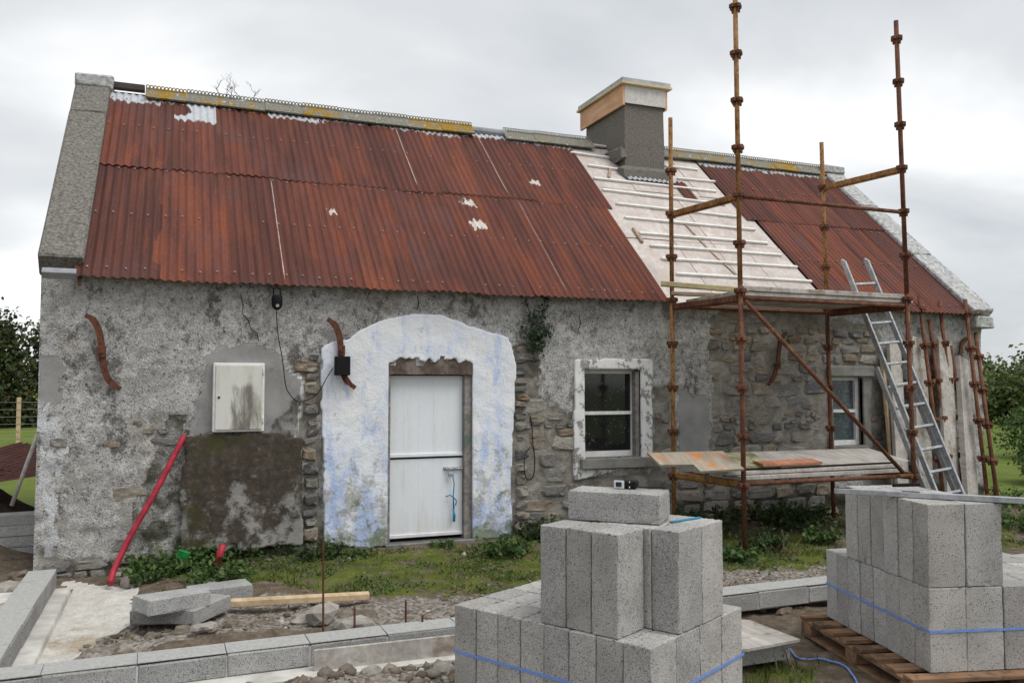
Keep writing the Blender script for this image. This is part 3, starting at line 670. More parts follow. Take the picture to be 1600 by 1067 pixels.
while z < 2.45:
    h = R.choice((.05, .07, .09, .11, .14, .17)); x = X0 + .03 + R.uniform(0, .1)
    while x < X1 - .1:
        wd = min(.46, h * R.uniform(1.1, 3.1)); c = (x + wd / 2, z + h / 2 + R.uniform(-.02, .02)); pr_ = 0
        for k, (pl, q) in ST.items():
            if inpoly(np.array([c[0]]), np.array([c[1]]), pl)[0]: pr_ = max(pr_, q)
        bad = any(c[0] + wd * .4 > a and c[0] - wd * .4 < b and c[1] + h * .4 > e and c[1] - h * .4 < f for (a, b, e, f) in keepout)
        if pr_ and not bad and R.random() < pr_ and ns < 260:
            d = R.uniform(.08, .12); o = clink('stone', R.choice(SM), wall)
            pro = R.uniform(-.012, .014) if pr_ > .5 else R.uniform(-.008, .006)
            if c[1] < .2 and c[0] < .3: pro += .03
            o.location = (c[0], wally(*c) + d / 2 - pro, c[1]); o.scale = (wd * 1.02, d, h * 1.03); o.rotation_euler = (R.uniform(-.08, .08), R.uniform(-.1, .1), R.uniform(-.08, .08)); ns += 1
        x += wd + R.uniform(.004, .025)
    z += h + R.uniform(0, .012)

for pts in ([(376, 460), (380, 478), (378, 490), (388, 500), (391, 512), (402, 522), (404, 532)], [(652, 462), (654, 475), (651, 485)], [(905, 492), (908, 505), (904, 515)]):
    q = [(W(*p)[0], wally(*W(*p)) - .004, W(*p)[1]) for p in pts]; cpart(MB().tube(q, [.0035 + .0015 * (i % 2) for i in range(len(q))], 4), 'crack_shade_line', M_room, wall)  # near-black tubes paint the shade inside wall cracks; no recess is cut
for (xa, xb, za, zb) in ((1.15, 1.30, .2, 1.95), (3.28, 3.46, .15, 2.02)):      # broken toothing either side of the door panel
    z = za
    while z < zb:
        h = R.uniform(.06, .13); wd = (xb - xa) * R.uniform(.75, 1.15); d = R.uniform(.12, .18); o = clink('stone', R.choice(SM), wall)
        o.location = ((xa + xb) / 2 + R.uniform(-.02, .02), wally(xa, z) + d / 2 - R.uniform(-.01, .045), z + h / 2); o.scale = (wd, d, h); o.rotation_euler = (R.uniform(-.2, .2), R.uniform(-.15, .15), R.uniform(-.25, .25)); z += h + R.uniform(.0, .04)
# raised plaster patches: limewash panel round the door, window surrounds
def patch(name, poly, holes, thick, mat, res=.016, wob=.02, label=None, noise=.012, seed=1, rag=0):
    xs_ = [p[0] for p in poly]; zs_ = [p[1] for p in poly]
    a = axis(min(xs_) - .05, max(xs_) + .05, res, [q for o in holes for q in o[:2]]); b = axis(min(zs_) - .05, max(zs_) + .05, res, [q for o in holes for q in o[2:]])
    gx, gz_ = np.meshgrid(a, b); cx = (gx[:-1, :-1] + gx[1:, 1:]) / 2; cz = (gz_[:-1, :-1] + gz_[1:, 1:]) / 2
    k = inpoly(cx + (fbm(cx * 9, cz * 9, seed) - .5) * 2 * wob, cz + (fbm(cx * 9, cz * 9, seed + 5) - .5) * 2 * wob, poly)
    for o in holes: k &= ~((cx > o[0]) & (cx < o[1]) & (cz > o[2]) & (cz < o[3] + rag * (fbm(cx * 16, cx * 0 + .37, 3, 4) * 1.5 - .35) * sstep(0, .1, np.minimum(cx - o[0], o[1] - cx))))
    x_, z_ = gx.ravel(), gz_.ravel()
    y_ = WY + (fbm(x_ * 1.1, z_ * 1.1, 21) - .5) * .05 - thick + (fbm(x_ * 6, z_ * 6, seed + 9, 4) - .5) * noise
    V, Q = grid_mesh('p', np.stack([x_, y_, z_], 1), len(a), len(b), k)
    # skirt along open edges
    E = np.concatenate([Q[:, [0, 1]], Q[:, [1, 2]], Q[:, [2, 3]], Q[:, [3, 0]]]); Es = np.sort(E, 1)
    key = Es[:, 0].astype(np.int64) * len(V) + Es[:, 1]; u, idx, cnt = np.unique(key, return_index=True, return_counts=True); e = E[idx[cnt == 1]]
    hold = np.zeros(len(V), bool)
    for o in holes: hold |= ((abs(V[:, 0] - o[0]) < 1e-3) | (abs(V[:, 0] - o[1]) < 1e-3)) & (V[:, 2] < o[3])
    for _ in range(2):
        acc = np.zeros((len(V), 3)); ct = np.zeros(len(V))
        for p_, q_ in ((0, 1), (1, 0)): np.add.at(acc, e[:, p_], V[e[:, q_]]); np.add.at(ct, e[:, p_], 1)
        mv = (ct > 0) & ~hold; V[mv] = V[mv] * .4 + .6 * acc[mv] / ct[mv][:, None]
    n = len(V); B = V.copy(); B[:, 1] += thick + .045
    V = np.concatenate([V, B]); Q = np.concatenate([Q, np.stack([e[:, 1], e[:, 0], e[:, 0] + n, e[:, 1] + n], 1)])
    used = np.unique(Q); mp = -np.ones(len(V), int); mp[used] = np.arange(len(used))
    o = clink(name, arr_mesh(name, V[used], mp[Q], mat, True))
    if label: o['label'] = label
    return o
lime_poly = wp((502, 545), (512, 537), (542, 531), (562, 516), (590, 503), (650, 489), (690, 493), (740, 512), (793, 527), (799, 540), (806, 570), (803, 640), (799, 720), (796, 780), (800, 800), (797, 838), (700, 850), (560, 856), (508, 848), (506, 740), (503, 640))
patch('door_surround', lime_poly, [(DOOR[0], DOOR[1], -1, DOOR[3] + .03)], .018, M_lime, rag=.07, noise=.014, wob=.014, label='thick blue and white limewash panel around the door')
patch('window_surround', wp((897, 562), (1019, 560), (1018, 700), (1019, 722), (896, 750)), [(WIN1[0], WIN1[1], WIN1[2] - .12, WIN1[3])], .02, M_flake, wob=.012, seed=4)
patch('window_surround', wp((1296, 575), (1360, 577), (1362, 700), (1296, 700)), [(WIN2[0], WIN2[1], WIN2[2], WIN2[3])], .015, M_sill, wob=.012, seed=6)

# door: two leaves of pvc boards in a timber frame
m = MB(); m.box(DOOR[0], DOOR[0] + .028, WY + .0, WY + .16, .1, 1.74).box(DOOR[1] - .075, DOOR[1], WY + .02, WY + .17, .08, 1.74)
fr = cpart(m, 'door_frame', M_jamb)
ln = MB(); 
top = [(DOOR[0] + t * (DOOR[1] - DOOR[0] + .02) - .01, 1.90 + .02 * R.random() + .03 * math.sin(t * 3.1)) for t in np.linspace(0, 1, 14)]
vs = [(x, WY - .012, 1.745) for x, _ in top] + [(x, WY - .014 + .016 * R.random(), zz) for x, zz in top] + [(x, WY + .2, 1.745) for x, _ in top] + [(x, WY + .2, zz) for x, zz in top]
k = len(top); fs = []
for i in range(k - 1): fs += [(i, i + 1, k + i + 1, k + i), (2 * k + i, i + 2 * k + 1, i + 1, i), (k + i, k + i + 1, 3 * k + i + 1, 3 * k + i)]
cpart(ln.add(vs, fs), 'lintel', M_dark_wood)
cpart(MB().box(DOOR[0] - .02, DOOR[1] + .02, WY - .04, WY + .3, -.02, .098, .01, jit=.004), 'threshold', M_sill)
dl, dr = DOOR[0] + .03, DOOR[1] - .078
for (z0, z1) in ((.135, .905), (.925, 1.735)):
    lf = cpart(MB().box(dl + .004, dr - .004, WY + .105, WY + .125, z0, z1), 'door_leaf', M_white_pvc)
    nb = 5; bw = (dr - dl) / nb
    for i in range(nb): cpart(MB().box(dl + i * bw + .0002, dl + (i + 1) * bw - .0002, WY + .085, WY + .104, z0 + .001, z1 - .001, .0011), 'board', M_white_pvc, lf)
    cpart(MB().box(dl, dr, WY + .066, WY + .084, z0, z0 + .035, .004), 'weather_bar', M_white_pvc, lf)
bz = .80
bo = cpart(MB().box(2.55, 2.775, WY + .072, WY + .0845, bz - .018, bz + .018, .003), 'bolt', M_steel)
cpart(MB().tube([(2.57, WY + .06, bz), (2.80, WY + .06, bz)], .007), 'bolt_rod', M_steel, bo)
for q in (2.6, 2.67, 2.74): cpart(MB().box(q - .012, q + .012, WY + .05, WY + .0718, bz - .014, bz + .014, .003), 'bolt_keeper', M_steel, bo)
pk = empty('padlock', (2.615, WY + .045, bz - .08), 'small steel padlock on the white door bolt', 'padlock')
MB().box(-.024, .024, -.011, .011, .0, .042, .004).build('padlock_body', M_steel, pk)
MB().tube([(-.015, 0, .04), (-.015, 0, .065), (-.008, 0, .078), (.008, 0, .078), (.015, 0, .065), (.015, 0, .04)], .004, 6).build('shackle', M_steel, pk)
tw = MB(); tx = 2.64; ty = WY + .047
tw.tube([(tx, ty, bz - .055), (tx + .012, ty - .006, bz - .16), (tx + .004, ty, bz - .29), (tx + .01, ty - .004, bz - .40)], [.006, .006, .006, .009], 6)
tw.tube([(tx + .006, ty - .002, bz - .40), (tx + .016, ty, bz - .47), (tx + .014, ty, bz - .53)], [.008, .015, .012], 6)
tw.tube([(tx - .075, ty, bz - .275), (tx - .03, ty - .008, bz - .262), (tx + .01, ty - .008, bz - .29), (tx + .04, ty, bz - .325), (tx + .03, ty, bz - .37)], .006, 6)
tag(tw.build('twine', M_twine, None, True), 'knotted blue baler twine hanging from the door padlock', 'twine')

# windows
def window(o, glass, deep, nm):
    a, b, c, d = o; y = WY + deep
    wn = cpart(MB().box(a, b, y + .03, y + .035, c, d), 'window', glass)
    fr = MB().box(a + .001, a + .05, y - .02, y + .029, c, d).box(b - .05, b - .001, y - .02, y + .029, c, d).box(a + .051, b - .051, y - .018, y + .028, d - .045, d).box(a + .051, b - .051, y - .018, y + .028, c, c + .06)
    cpart(fr, 'window_frame', M_white_paint, wn)
    mz = (c + d) / 2 - .0
    cpart(MB().box(a + .051, b - .051, y - .024, y + .0285, mz - .018, mz + .018), 'meeting_rail', M_white_paint, wn)
    for (z0, z1) in ((c + .061, mz - .019), (mz + .019, d - .046)): cpart(MB().box(a + .051, b - .051, y + .018, y + .026, z0, z1), 'pane', glass, wn)
    return wn
window(WIN1, M_glass, .13, 'w'); window(WIN2, M_glass2, .1, 'w')
cpart(MB().box(WIN1[0] - .06, WIN1[1] + .12, WY - .075, WY + .15, .745, .855, .008, jit=.004), 'window_sill', M_sill)
cpart(MB().box(WIN1[1] - .05, WIN1[1] - .002, WY + .03, WY + .108, WIN1[2], WIN1[3] - .02), 'window_jamb', M_jamb)
cpart(MB().box(WIN2[0] - .06, WIN2[1] + .14, WY - .05, WY + .12, WIN2[3] + .003, WIN2[3] + .13, .01, jit=.005), 'window_lintel', M_sill)
cpart(MB().box(WIN2[0] - .04, WIN2[1] + .06, WY - .05, WY + .1, WIN2[2] - .09, WIN2[2] - .003, .01, jit=.005), 'window_sill', M_sill)

# cement plinth under the cabinet
bp = wp((290, 680), (340, 678), (400, 676), (470, 682), (472, 848), (400, 854), (280, 862), (286, 760))
patch('cement_plinth', bp, [], .065, M_butt, wob=.035, noise=.02, seed=12, label='mossy stained cement slab against the wall under the cabinet')

# ------------------------------------------------------------------ roof
EY = 8.06; sl_v = Vector((0, RY - EY, RZ - 2.57)); SLEN = sl_v.length; sd = sl_v.normalized(); sn = Vector((0, -sd.z, sd.y))
def RP(x, s, h=0): q = Vector((x, EY, 2.57)) + sd * s + sn * h; return q
def roofM(x, s, h=0): o = RP(x, s, h); return Matrix(((1, 0, 0, o.x), (0, sd.y, sn.y, o.y), (0, sd.z, sn.z, o.z), (0, 0, 0, 1)))
def Rpx(px, py, h=0):
    p0 = RP(0, 0, h); p = P(px, py, plane=(tuple(p0), tuple(sn))); return p[0], (Vector(p) - p0).dot(sd)
roof = cpart(MB().box(X0 + .35, X1 - .35, 0.12, SLEN, -.09, -.03, 0, roofM(0, 0)), 'roof', M_dark_wood)
back = MB(); bd = Vector((0, BY + .1 - RY, EZ - RZ - .1)); 
cpart(MB().add([(X0 + .3, RY, RZ), (X1 - .3, RY, RZ), (X1 - .3, BY + .15, EZ - .1), (X0 + .3, BY + .15, EZ - .1), (X0 + .3, RY, RZ - .05), (X1 - .3, RY, RZ - .05), (X1 - .3, BY + .15, EZ - .15), (X0 + .3, BY + .15, EZ - .15)],
    [(0, 1, 2, 3), (7, 6, 5, 4), (0, 4, 5, 1), (1, 5, 6, 2), (2, 6, 7, 3), (3, 7, 4, 0)]), 'rear_roof', M_rust_dark)
PITCH = .076
def sheet(wd, L, seed, mat, amp=.0095):
    nx = int(round(wd / PITCH * 8)) + 1; ny = 7; r = np.random.default_rng(seed)
    a = np.linspace(0, wd, nx); b = np.linspace(0, L, ny); gx, gy = np.meshgrid(a, b); x, y = gx.ravel(), gy.ravel()
    z = amp * np.cos(2 * math.pi * x / PITCH) + .006 * (vn(x * 3 + seed, y * 2, seed) - .5) * 2
    z += .006 * r.random() * (y < .05); y = y + .012 * (vn(x * 4, y * 0 + seed, seed + 3) - .5) * (y < .05)
    V, Q = grid_mesh('s', np.stack([x, y, z], 1), nx, ny); return arr_mesh('corrugated_sheet', V, Q, mat)
COV = PITCH * 8; LOW = 2.07; LAP = 1.95
def put_sheet(x, s, wd, L, seed, mat, h, rz=0):
    rz = rz * .5; o = clink('corrugated_sheet', sheet(wd, L, seed, mat), roof, roofM(x, s, h) @ rotz(rz)); return o
k = 0
seq = [-.80 + COV * i for i in range(10)]
for i, x in enumerate(seq):
    last = i == 9; wd = (5.07 - x) if last else COV + PITCH * .9
    wd2 = wd if not last else 5.16 - x
    put_sheet(x, -.02 + R.uniform(-.012, .012), wd, LOW + .02, 10 + i, [M_rust_low, M_rust_low, M_rust_dark, M_rust_low][(i * 7 + 2) % 4] if i != 5 else M_rust_dark, .0 + .0025 * (i % 2), R.uniform(-.003, .003))
    up_mat = {0: M_rust_top, 6: M_rust_top, 7: M_rust_mid}.get(i, R.choice([M_rust_mid, M_rust_top, M_rust_mid]))
    put_sheet(x + .0, LAP + R.uniform(-.02, .02), wd2, SLEN - LAP - .02, 40 + i, up_mat, .004 + .0025 * (i % 2), R.uniform(-.002, .002))
put_sheet(-.80 + PITCH * 10, LAP, PITCH * 6, SLEN - LAP - .02, 77, M_rust_bright, .0095)['label'] = 'sheet still bright galvanised at its top'
for i in range(4):
    x = 7.38 + COV * i; put_sheet(x, -.02 + R.uniform(-.01, .01), COV + .05, LOW + .02, 70 + i, M_rust_low, .0025 * (i % 2))
    x = 7.38 - 2 * PITCH + COV * i; put_sheet(x, LAP + R.uniform(-.02, .02), COV + (.05 if i < 3 else .15), SLEN - LAP - .02, 90 + i, M_rust_top, .004 + .0025 * (i % 2))
nm = MB()
for (xa, xb) in ((-.78, 5.0), (7.45, 9.55)):
    for s_ in (.12, 1.02, 1.88, 2.85, 3.5):
        x = xa + PITCH * .5 * 2
        while x < xb:
            if R.random() < .8 and not (xa > 7 and False): nm.box(-.008, .008, -.008, .008, 0, .012, .003, roofM(x + R.uniform(-.004, .004), s_ + R.uniform(-.015, .015), .012 + (.005 if s_ > LAP else 0)))
            x += PITCH * 2
o = cpart(nm, 'roofing_nail', m_simple('nail_head', (.3, .25, .22), .5), roof); o['kind'] = 'stuff'
# stripped part: sheathing boards and battens
edges = [5.08, 5.75, 6.32, 6.78, 7.36]
for i in range(4):
    for (s0, s1) in ((-.03, 1.28), (1.29, 2.5), (2.51, SLEN - .03)):
        a, b = edges[i] + .004, edges[i + 1] - .004
        if i == 3 and s0 > 1.5: b = 7.22
        cpart(MB().box(a, b, s0, s1 - R.uniform(0, .01), -.028, -.012 + R.uniform(0, .005), 0, roofM(0, 0)), 'sheathing_board', M_pink_board, roof)
def z3(x, y): return (860 + x / 3.478, 180 + y / 3.478)
BT = [((100, 145), (305, 172)), ((110, 203), (345, 235)), ((205, 272), (385, 297)), ((235, 342), (900, 415)), ((283, 405), (950, 485)), ((357, 480), (1025, 553)), ((403, 555), (1112, 622)), ((483, 640), (1180, 695)), ((543, 707), (1255, 760)), ((605, 778), (1340, 825)), ((685, 860), (1420, 903)), ((625, 225), (760, 237)), ((625, 275), (800, 297)), ((690, 343), (895, 362)), ((325, 290), (318, 340)), ((450, 615), (500, 690))]
for i, (a, b) in enumerate(BT):
    xa, sa = Rpx(*z3(*a), .01); xb, sb = Rpx(*z3(*b), .01)
    cpart(MB().bar(RP(xa, sa, .008), RP(xb, sb, .008), .036, .03, tuple(sn), .002), 'batten', M_batten if i < 14 else M_batten_d, roof)
for (a, b) in (((730, 590), (860, 730)), ((860, 730), (1005, 865))):
    xa, sa = Rpx(*z3(*a)); xb, sb = Rpx(*z3(*b)); cpart(MB().bar(RP(xa, sa, -.002), RP(xb, sb, -.002), .02, .016, tuple(sn)), 'rafter_strip', M_batten_d, roof)
xa, sa = Rpx(*z3(640, 375)); put_sheet(6.47, sa - .42, .2, .5, 101, M_rust_low, .012)['label'] = 'scrap of rusty sheet below the chimney'
xa, sa = Rpx(*z3(425, 345)); put_sheet(5.72, sa - .04, .78, .22, 103, m_simple('galvanised_apron', (.42, .44, .47), .55, .2, 20, .3), .022)['label'] = 'galvanised apron at chimney foot'
cpart(MB().bar(RP(X0 + .02, .02, .0), RP(-.78, .02, .0), .07, .07, tuple(sn), .004), 'eave_flashing', M_greyroll, roof)
# gable copings
def coping(x0, x1, mat, cuts, h):
    for a, b in zip(cuts[:-1], cuts[1:]):
        cpart(MB().box(x0, x1, a + .006, b - .004, -.14, h + R.uniform(-.006, .01), .016, roofM(0, 0), .007), 'coping_slab', mat, roof)
coping(X0 - .03, -.73, M_coping, [.16, 2.95, SLEN + .02], .085)
coping(9.66, X1 + .03, M_white_cop, [.0, 1.3, 2.6, SLEN + .02], .06)
cpart(MB().box(X0 - .035, -.70, RY - .16, RY + .16, RZ - .02, RZ + .13, .02, None, .01), 'coping_apex', M_white_cop, roof)
cpart(MB().box(9.60, X1 + .05, RY - .14, RY + .14, RZ - .02, RZ + .1, .02, None, .01), 'coping_apex', M_white_cop, roof)
cpart(MB().box(X1 - .28, X1 + .035, EY - .02, WY + .1, EZ - .22, EZ - .06, .02, None, .01), 'kneeler', M_white_cop, roof)
# ridge tiles with looped crests
def tile_mesh(L=.45):
    m = MB(); th = .02
    for sg in (-1, 1):
        d = Vector((0, -sg * sd.y if sg > 0 else sd.y, -sd.z)); n_ = Vector((0, -sg * sd.z if sg > 0 else sd.z, sd.y))
        d = Vector((0, -sd.y * sg, -sd.z)); n_ = Vector((0, -sd.z * sg, sd.y))
        q = [Vector((0, 0, 0)), d * .19, d * .19 + n_ * th, n_ * th + Vector((0, 0, .006))]
        vs = [(x, p.y, p.z) for x in (0, L) for p in q]
        m.add(vs, [(0, 1, 2, 3), (7, 6, 5, 4)] + [(i, (i + 1) % 4, (i + 1) % 4 + 4, i + 4) for i in range(4)])
    m.box(0, L, -.016, .016, .012, .04)
    nr = 11
    for i in range(nr):
        c = Vector(((i + .5) * L / nr, 0, .06)); m.tube([c + Vector((.0175 * math.cos(t), 0, .0195 * math.sin(t))) for t in np.linspace(0, 2 * math.pi, 9)], .0065, 4, False)
    return m.mesh('ridge_tile', M_tile)
TM = tile_mesh(); x = -.36
while x < 9.75:
    if not (5.46 < x + .22 < 6.6 and x + .3 > 5.5) and not (3.72 < x + .2 < 4.15):
        o = clink('ridge_tile', TM, roof); o.location = (x, RY, RZ + .045 + R.uniform(-.006, .008)); o.rotation_euler = (R.uniform(-.03, .03), R.uniform(-.012, .012), 0)
    x += .452
cpart(MB().box(-.72, -.37, RY - .06, RY + .05, RZ + .03, RZ + .10, .005), 'ridge_strip', M_darksteel, roof)
cpart(MB().tube([(3.70, RY, RZ + .03), (4.2, RY, RZ + .03)], .055, 10), 'ridge_roll', M_greyroll, roof)
# chimney
CX0, CX1, CY0, CY1 = 5.77, 6.40, 10.26, 11.46
def ring(x0, x1, y0, y1, z): return [(x0, y0, z), (x1, y0, z), (x1, y1, z), (x0, y1, z)]
vs = []
for (z_, e) in ((4.2, .02), (4.62, .02), (4.68, .0), (5.0, 0), (5.79, -.01)): vs += [(x + R.uniform(-.006, .006), y + R.uniform(-.006, .006), zz) for (x, y, zz) in ring(CX0 - e, CX1 + e, CY0 - e, CY1 + e, z_)]
fs = [(4 * a + i, 4 * a + (i + 1) % 4, 4 * a + 4 + (i + 1) % 4, 4 * a + 4 + i) for a in range(4) for i in range(4)] + [(16, 17, 18, 19)]
ch = cpart(MB().add(vs, fs), 'chimney', M_stack)
ch['label'] = 'dark rendered chimney stack with new formwork around its top'
cpart(MB().box(CX0 - .045, CX0 - .013, CY0 - .03, CY1 + .1, 5.52, 5.80), 'formwork_panel', M_form, ch)
cpart(MB().box(CX0 + -.012, CX1 + .012, CY0 - .032, CY0 - .012, 5.55, 5.80), 'formwork_panel', M_cream, ch)
cpart(MB().box(CX1 + .013, CX1 + .04, CY0 - .03, CY1 + .1, 5.52, 5.80), 'formwork_panel', M_form, ch)
cpart(MB().box(CX0 - .09, CX1 + .09, CY0 - .09, CY1 + .14, 5.802, 5.835, .003), 'formwork_frame', M_form_y, ch)
cpart(MB().box(CX0 - .075, CX1 + .075, CY0 - .075, CY1 + .12, 5.836, 5.895, .006), 'chimney_cap', M_cement, ch)
cpart(MB().tube([(6.1, 10.7, 5.89), (6.1, 10.7, 5.95)], [.13, .12], 14), 'flue_rim', m_simple('terracotta_flue', (.4, .17, .11)), ch)
cpart(MB().box(CX0 - .1, CX1 + .06, CY0 - .09, CY0 + .12, 4.4, 4.66, .04, None, .03), 'chimney_foot', M_stack, ch)
cpart(MB().box(CX0 - .11, CX0 + .02, CY0 - .02, RY, 4.75, 4.95, .03, Matrix.Translation((0, 0, 0)), .03), 'mortar_fillet', M_stack, ch)

# ------------------------------------------------------------------ things fixed to the wall
def anchor(px_pts, label, w0=.055):
    pts = [W(*p) for p in px_pts]; c = pts[len(pts) // 2]
    y = wally(*c) - .055; n = 24; k = np.linspace(0, 1, n); t = np.linspace(0, 1, len(pts))
    # smooth the centre line
    X = np.interp(k, t, [p[0] for p in pts]); Z = np.interp(k, t, [p[1] for p in pts])
    for _ in range(3): X[1:-1] = (X[:-2] + X[1:-1] * 2 + X[2:]) / 4; Z[1:-1] = (Z[:-2] + Z[1:-1] * 2 + Z[2:]) / 4
    root = empty('wall_anchor', (c[0], y, c[1]), label, 'wall anchor', 'S-shaped iron wall anchors')
    vs = []; fs = []
    for i in range(n):
        a, b = max(i - 1, 0), min(i + 1, n - 1); d = np.array([X[b] - X[a], Z[b] - Z[a]]); d /= np.linalg.norm(d); q = np.array([-d[1], d[0]]) * w0 * (.5 if 2 < i < n - 3 else .36)
        for yy in (-.012, .012):
            for s_ in (1, -1): vs.append((X[i] + s_ * q[0] - c[0], yy, Z[i] + s_ * q[1] - c[1]))
    for i in range(n - 1):
        o = 4 * i
        for (p, r) in ((0, 1), (1, 3), (3, 2), (2, 0)): fs.append((o + p, o + r, o + 4 + r, o + 4 + p))
    fs += [(0, 1, 3, 2), (4 * n - 4, 4 * n - 3, 4 * n - 1, 4 * n - 2)]
    MB().add(vs, fs).build('anchor_bar', M_iron, root)
    MB().box(-.035, .035, -.024, -.0125, -.05, .05, .004).build('strap_plate', M_iron, root)
    MB().tube([(0, -.045, 0), (0, .075, 0)], .014, 8).build('tie_bolt', M_iron, root)
anchor([(134, 493), (148, 500), (157, 520), (160, 550), (163, 578), (172, 598), (189, 608)], 'S-shaped rusty iron wall anchor nearest the left gable corner')
anchor([(510, 499), (522, 507), (529, 525), (531, 548), (532, 575), (538, 595), (553, 606)], 'S-shaped rusty wall anchor on the limewash panel behind a black box')
anchor([(1224, 520), (1215, 530), (1212, 550), (1210, 570), (1204, 590), (1196, 601)], 'dark curved iron wall anchor behind the scaffold brace', .045)
anchor([(1509, 530), (1502, 530), (1497, 540), (1495, 560), (1493, 590), (1490, 610)], 'rusty hooked wall anchor among the leaning tubes', .05)
p = W(531, 572); tag(MB().box(p[0] - .07, p[0] + .07, WY - .17, WY - .085, p[1] - .09, p[1] + .09, .008).build('junction_box', M_black), 'black plastic box on the anchor beside the door', 'box')
c = W(431, 473)
lm = empty('security_light', (c[0], WY - .1, c[1]), 'small black security lamp hanging under the eave', 'lamp')
MB().tube([(0, 0, .06), (0, 0, .03), (0, 0, -.02), (0, 0, -.05), (0, -.01, -.07)], [.045, .05, .05, .042, .02], 12).build('lamp_body', M_black, lm, True)
MB().tube([(-.03, 0, .05), (-.03, .03, .12), (0, .06, .14), (.03, .03, .12), (.03, 0, .05)], .006, 6).build('bracket', M_black, lm)
MB().tube([(0, -.005, -.035), (0, -.05, -.04)], .016, 10).build('lens', M_steel, lm)
pts = [(431, 487), (433, 520), (440, 560), (445, 600), (450, 613), (462, 626), (478, 625), (495, 615), (508, 590), (517, 576)]
tag(MB().tube(smooth([(W(*q)[0], WY - .05 - (.05 if i > 7 else 0), W(*q)[1]) for i, q in enumerate(pts)]), .0045, 6).build('lamp_cable', M_cable), 'thin black cable from the security lamp to the black box', 'cable')
pts = [(824, 650), (827, 670), (828, 690), (831, 715), (829, 742), (820, 748), (815, 735), (816, 710), (824, 698)]
tag(MB().tube(smooth([(W(*q)[0], WY - .075, W(*q)[1]) for q in pts]), .006, 6).build('cable_loop', M_cable), 'loop of black cable hanging on bare stones right of the door', 'cable')
a = W(333, 567); b = W(411, 673)
mc = empty('meter_cabinet', ((a[0] + b[0]) / 2, WY - .05, b[1]), 'off-white stained meter cabinet set in the grey cement', 'cabinet')
wd, ht = b[0] - a[0], a[1] - b[1]
MB().box(-wd / 2, wd / 2, -.03, .12, 0, ht, .006).build('cabinet_frame', M_white_paint, mc)
MB().box(-wd / 2 + .02, wd / 2 - .02, -.045, -.031, .02, ht - .02, .004).build('cabinet_door', M_meter, mc)
for q in (.08, ht - .1): MB().box(wd / 2 - .018, wd / 2 - .004, -.05, -.0305, q, q + .05, .003).build('hinge', M_white_paint, mc)
MB().tube([(-wd / 2 + .05, -.046, ht * .5), (-wd / 2 + .05, -.052, ht * .5)], .011, 8).build('lock', M_black, mc)
for (px, py, L) in ((126, 432, .09), (429, 440, .07), (742, 452, .05), (968, 465, .05)):
    q = W(px, py); tag(MB().tube([(q[0], WY + .05, q[1]), (q[0], WY - .10, q[1] - .02), (q[0] + .005, WY - .12, q[1] - L)], .014, 7).build('gutter_bracket', M_iron), {126: 'gutter bracket stub under the eave beside the left coping', 429: 'gutter bracket stub above the black security lamp', 742: 'gutter bracket stub under the eave above the door panel', 968: 'gutter bracket stub under the eave above the sash window'}[px], 'bracket', 'gutter bracket stubs')

# leaves -----------------------------------------------------------
def leaves(pts, nrm, size, r, fold=.25, long=1.6):
    """diamond leaves as folded quads"""
    n = len(pts); pts = np.asarray(pts, float); a = r.normal(size=(n, 3)); d = np.asarray(nrm) + a * .8; d /= np.linalg.norm(d, axis=1)[:, None]
    t = np.cross(d, r.normal(size=(n, 3))); t /= np.linalg.norm(t, axis=1)[:, None]; b = np.cross(d, t); s = (size * r.uniform(.55, 1.3, n))[:, None]
    A = pts - t * s * long * .5; B = pts + b * s * .5 + d * s * fold; Cc = pts + t * s * long * .5; D = pts - b * s * .5 + d * s * fold
    V = np.stack([A, B, Cc, D], 1).reshape(-1, 3); i = np.arange(n)[:, None] * 4
    return V, np.concatenate([i + [0, 1, 2], i + [0, 2, 3]])
def ivy():
    r = np.random.default_rng(4); root = empty('ivy', (W(838, 545)[0], WY - .03, W(838, 545)[1]), 'dark green ivy climbing the wall right of the limewash panel', 'ivy')
    o0 = np.array([root.location.x, root.location.y, root.location.z]); pts = []
    st = [[(836, 548), (832, 520), (826, 490), (819, 465)], [(838, 548), (843, 520), (846, 490), (853, 462)], [(838, 548), (840, 525), (852, 518), (862, 522)], [(836, 545), (828, 528), (824, 520)]]
    m = MB()
    for s_ in st:
        q = [np.array([W(*p)[0], WY - .025, W(*p)[1]]) - o0 for p in s_]; m.tube(q, .005, 5)
        for i in range(len(q) - 1):
            dens = 45 if i < 2 else 16
            for _ in range(dens): t = r.random(); sp = .05 if i == 0 else .03; pts.append(q[i] * (1 - t) + q[i + 1] * t + r.normal(size=3) * (sp, .012, sp) + (0, -.015, 0))
    m.build('stem', M_bark, root); V, T = leaves(pts, (0, -1, .2), .032, r, long=1.2); link('foliage', arr_mesh('foliage', V, T, M_ivy, False), root)
ivy()
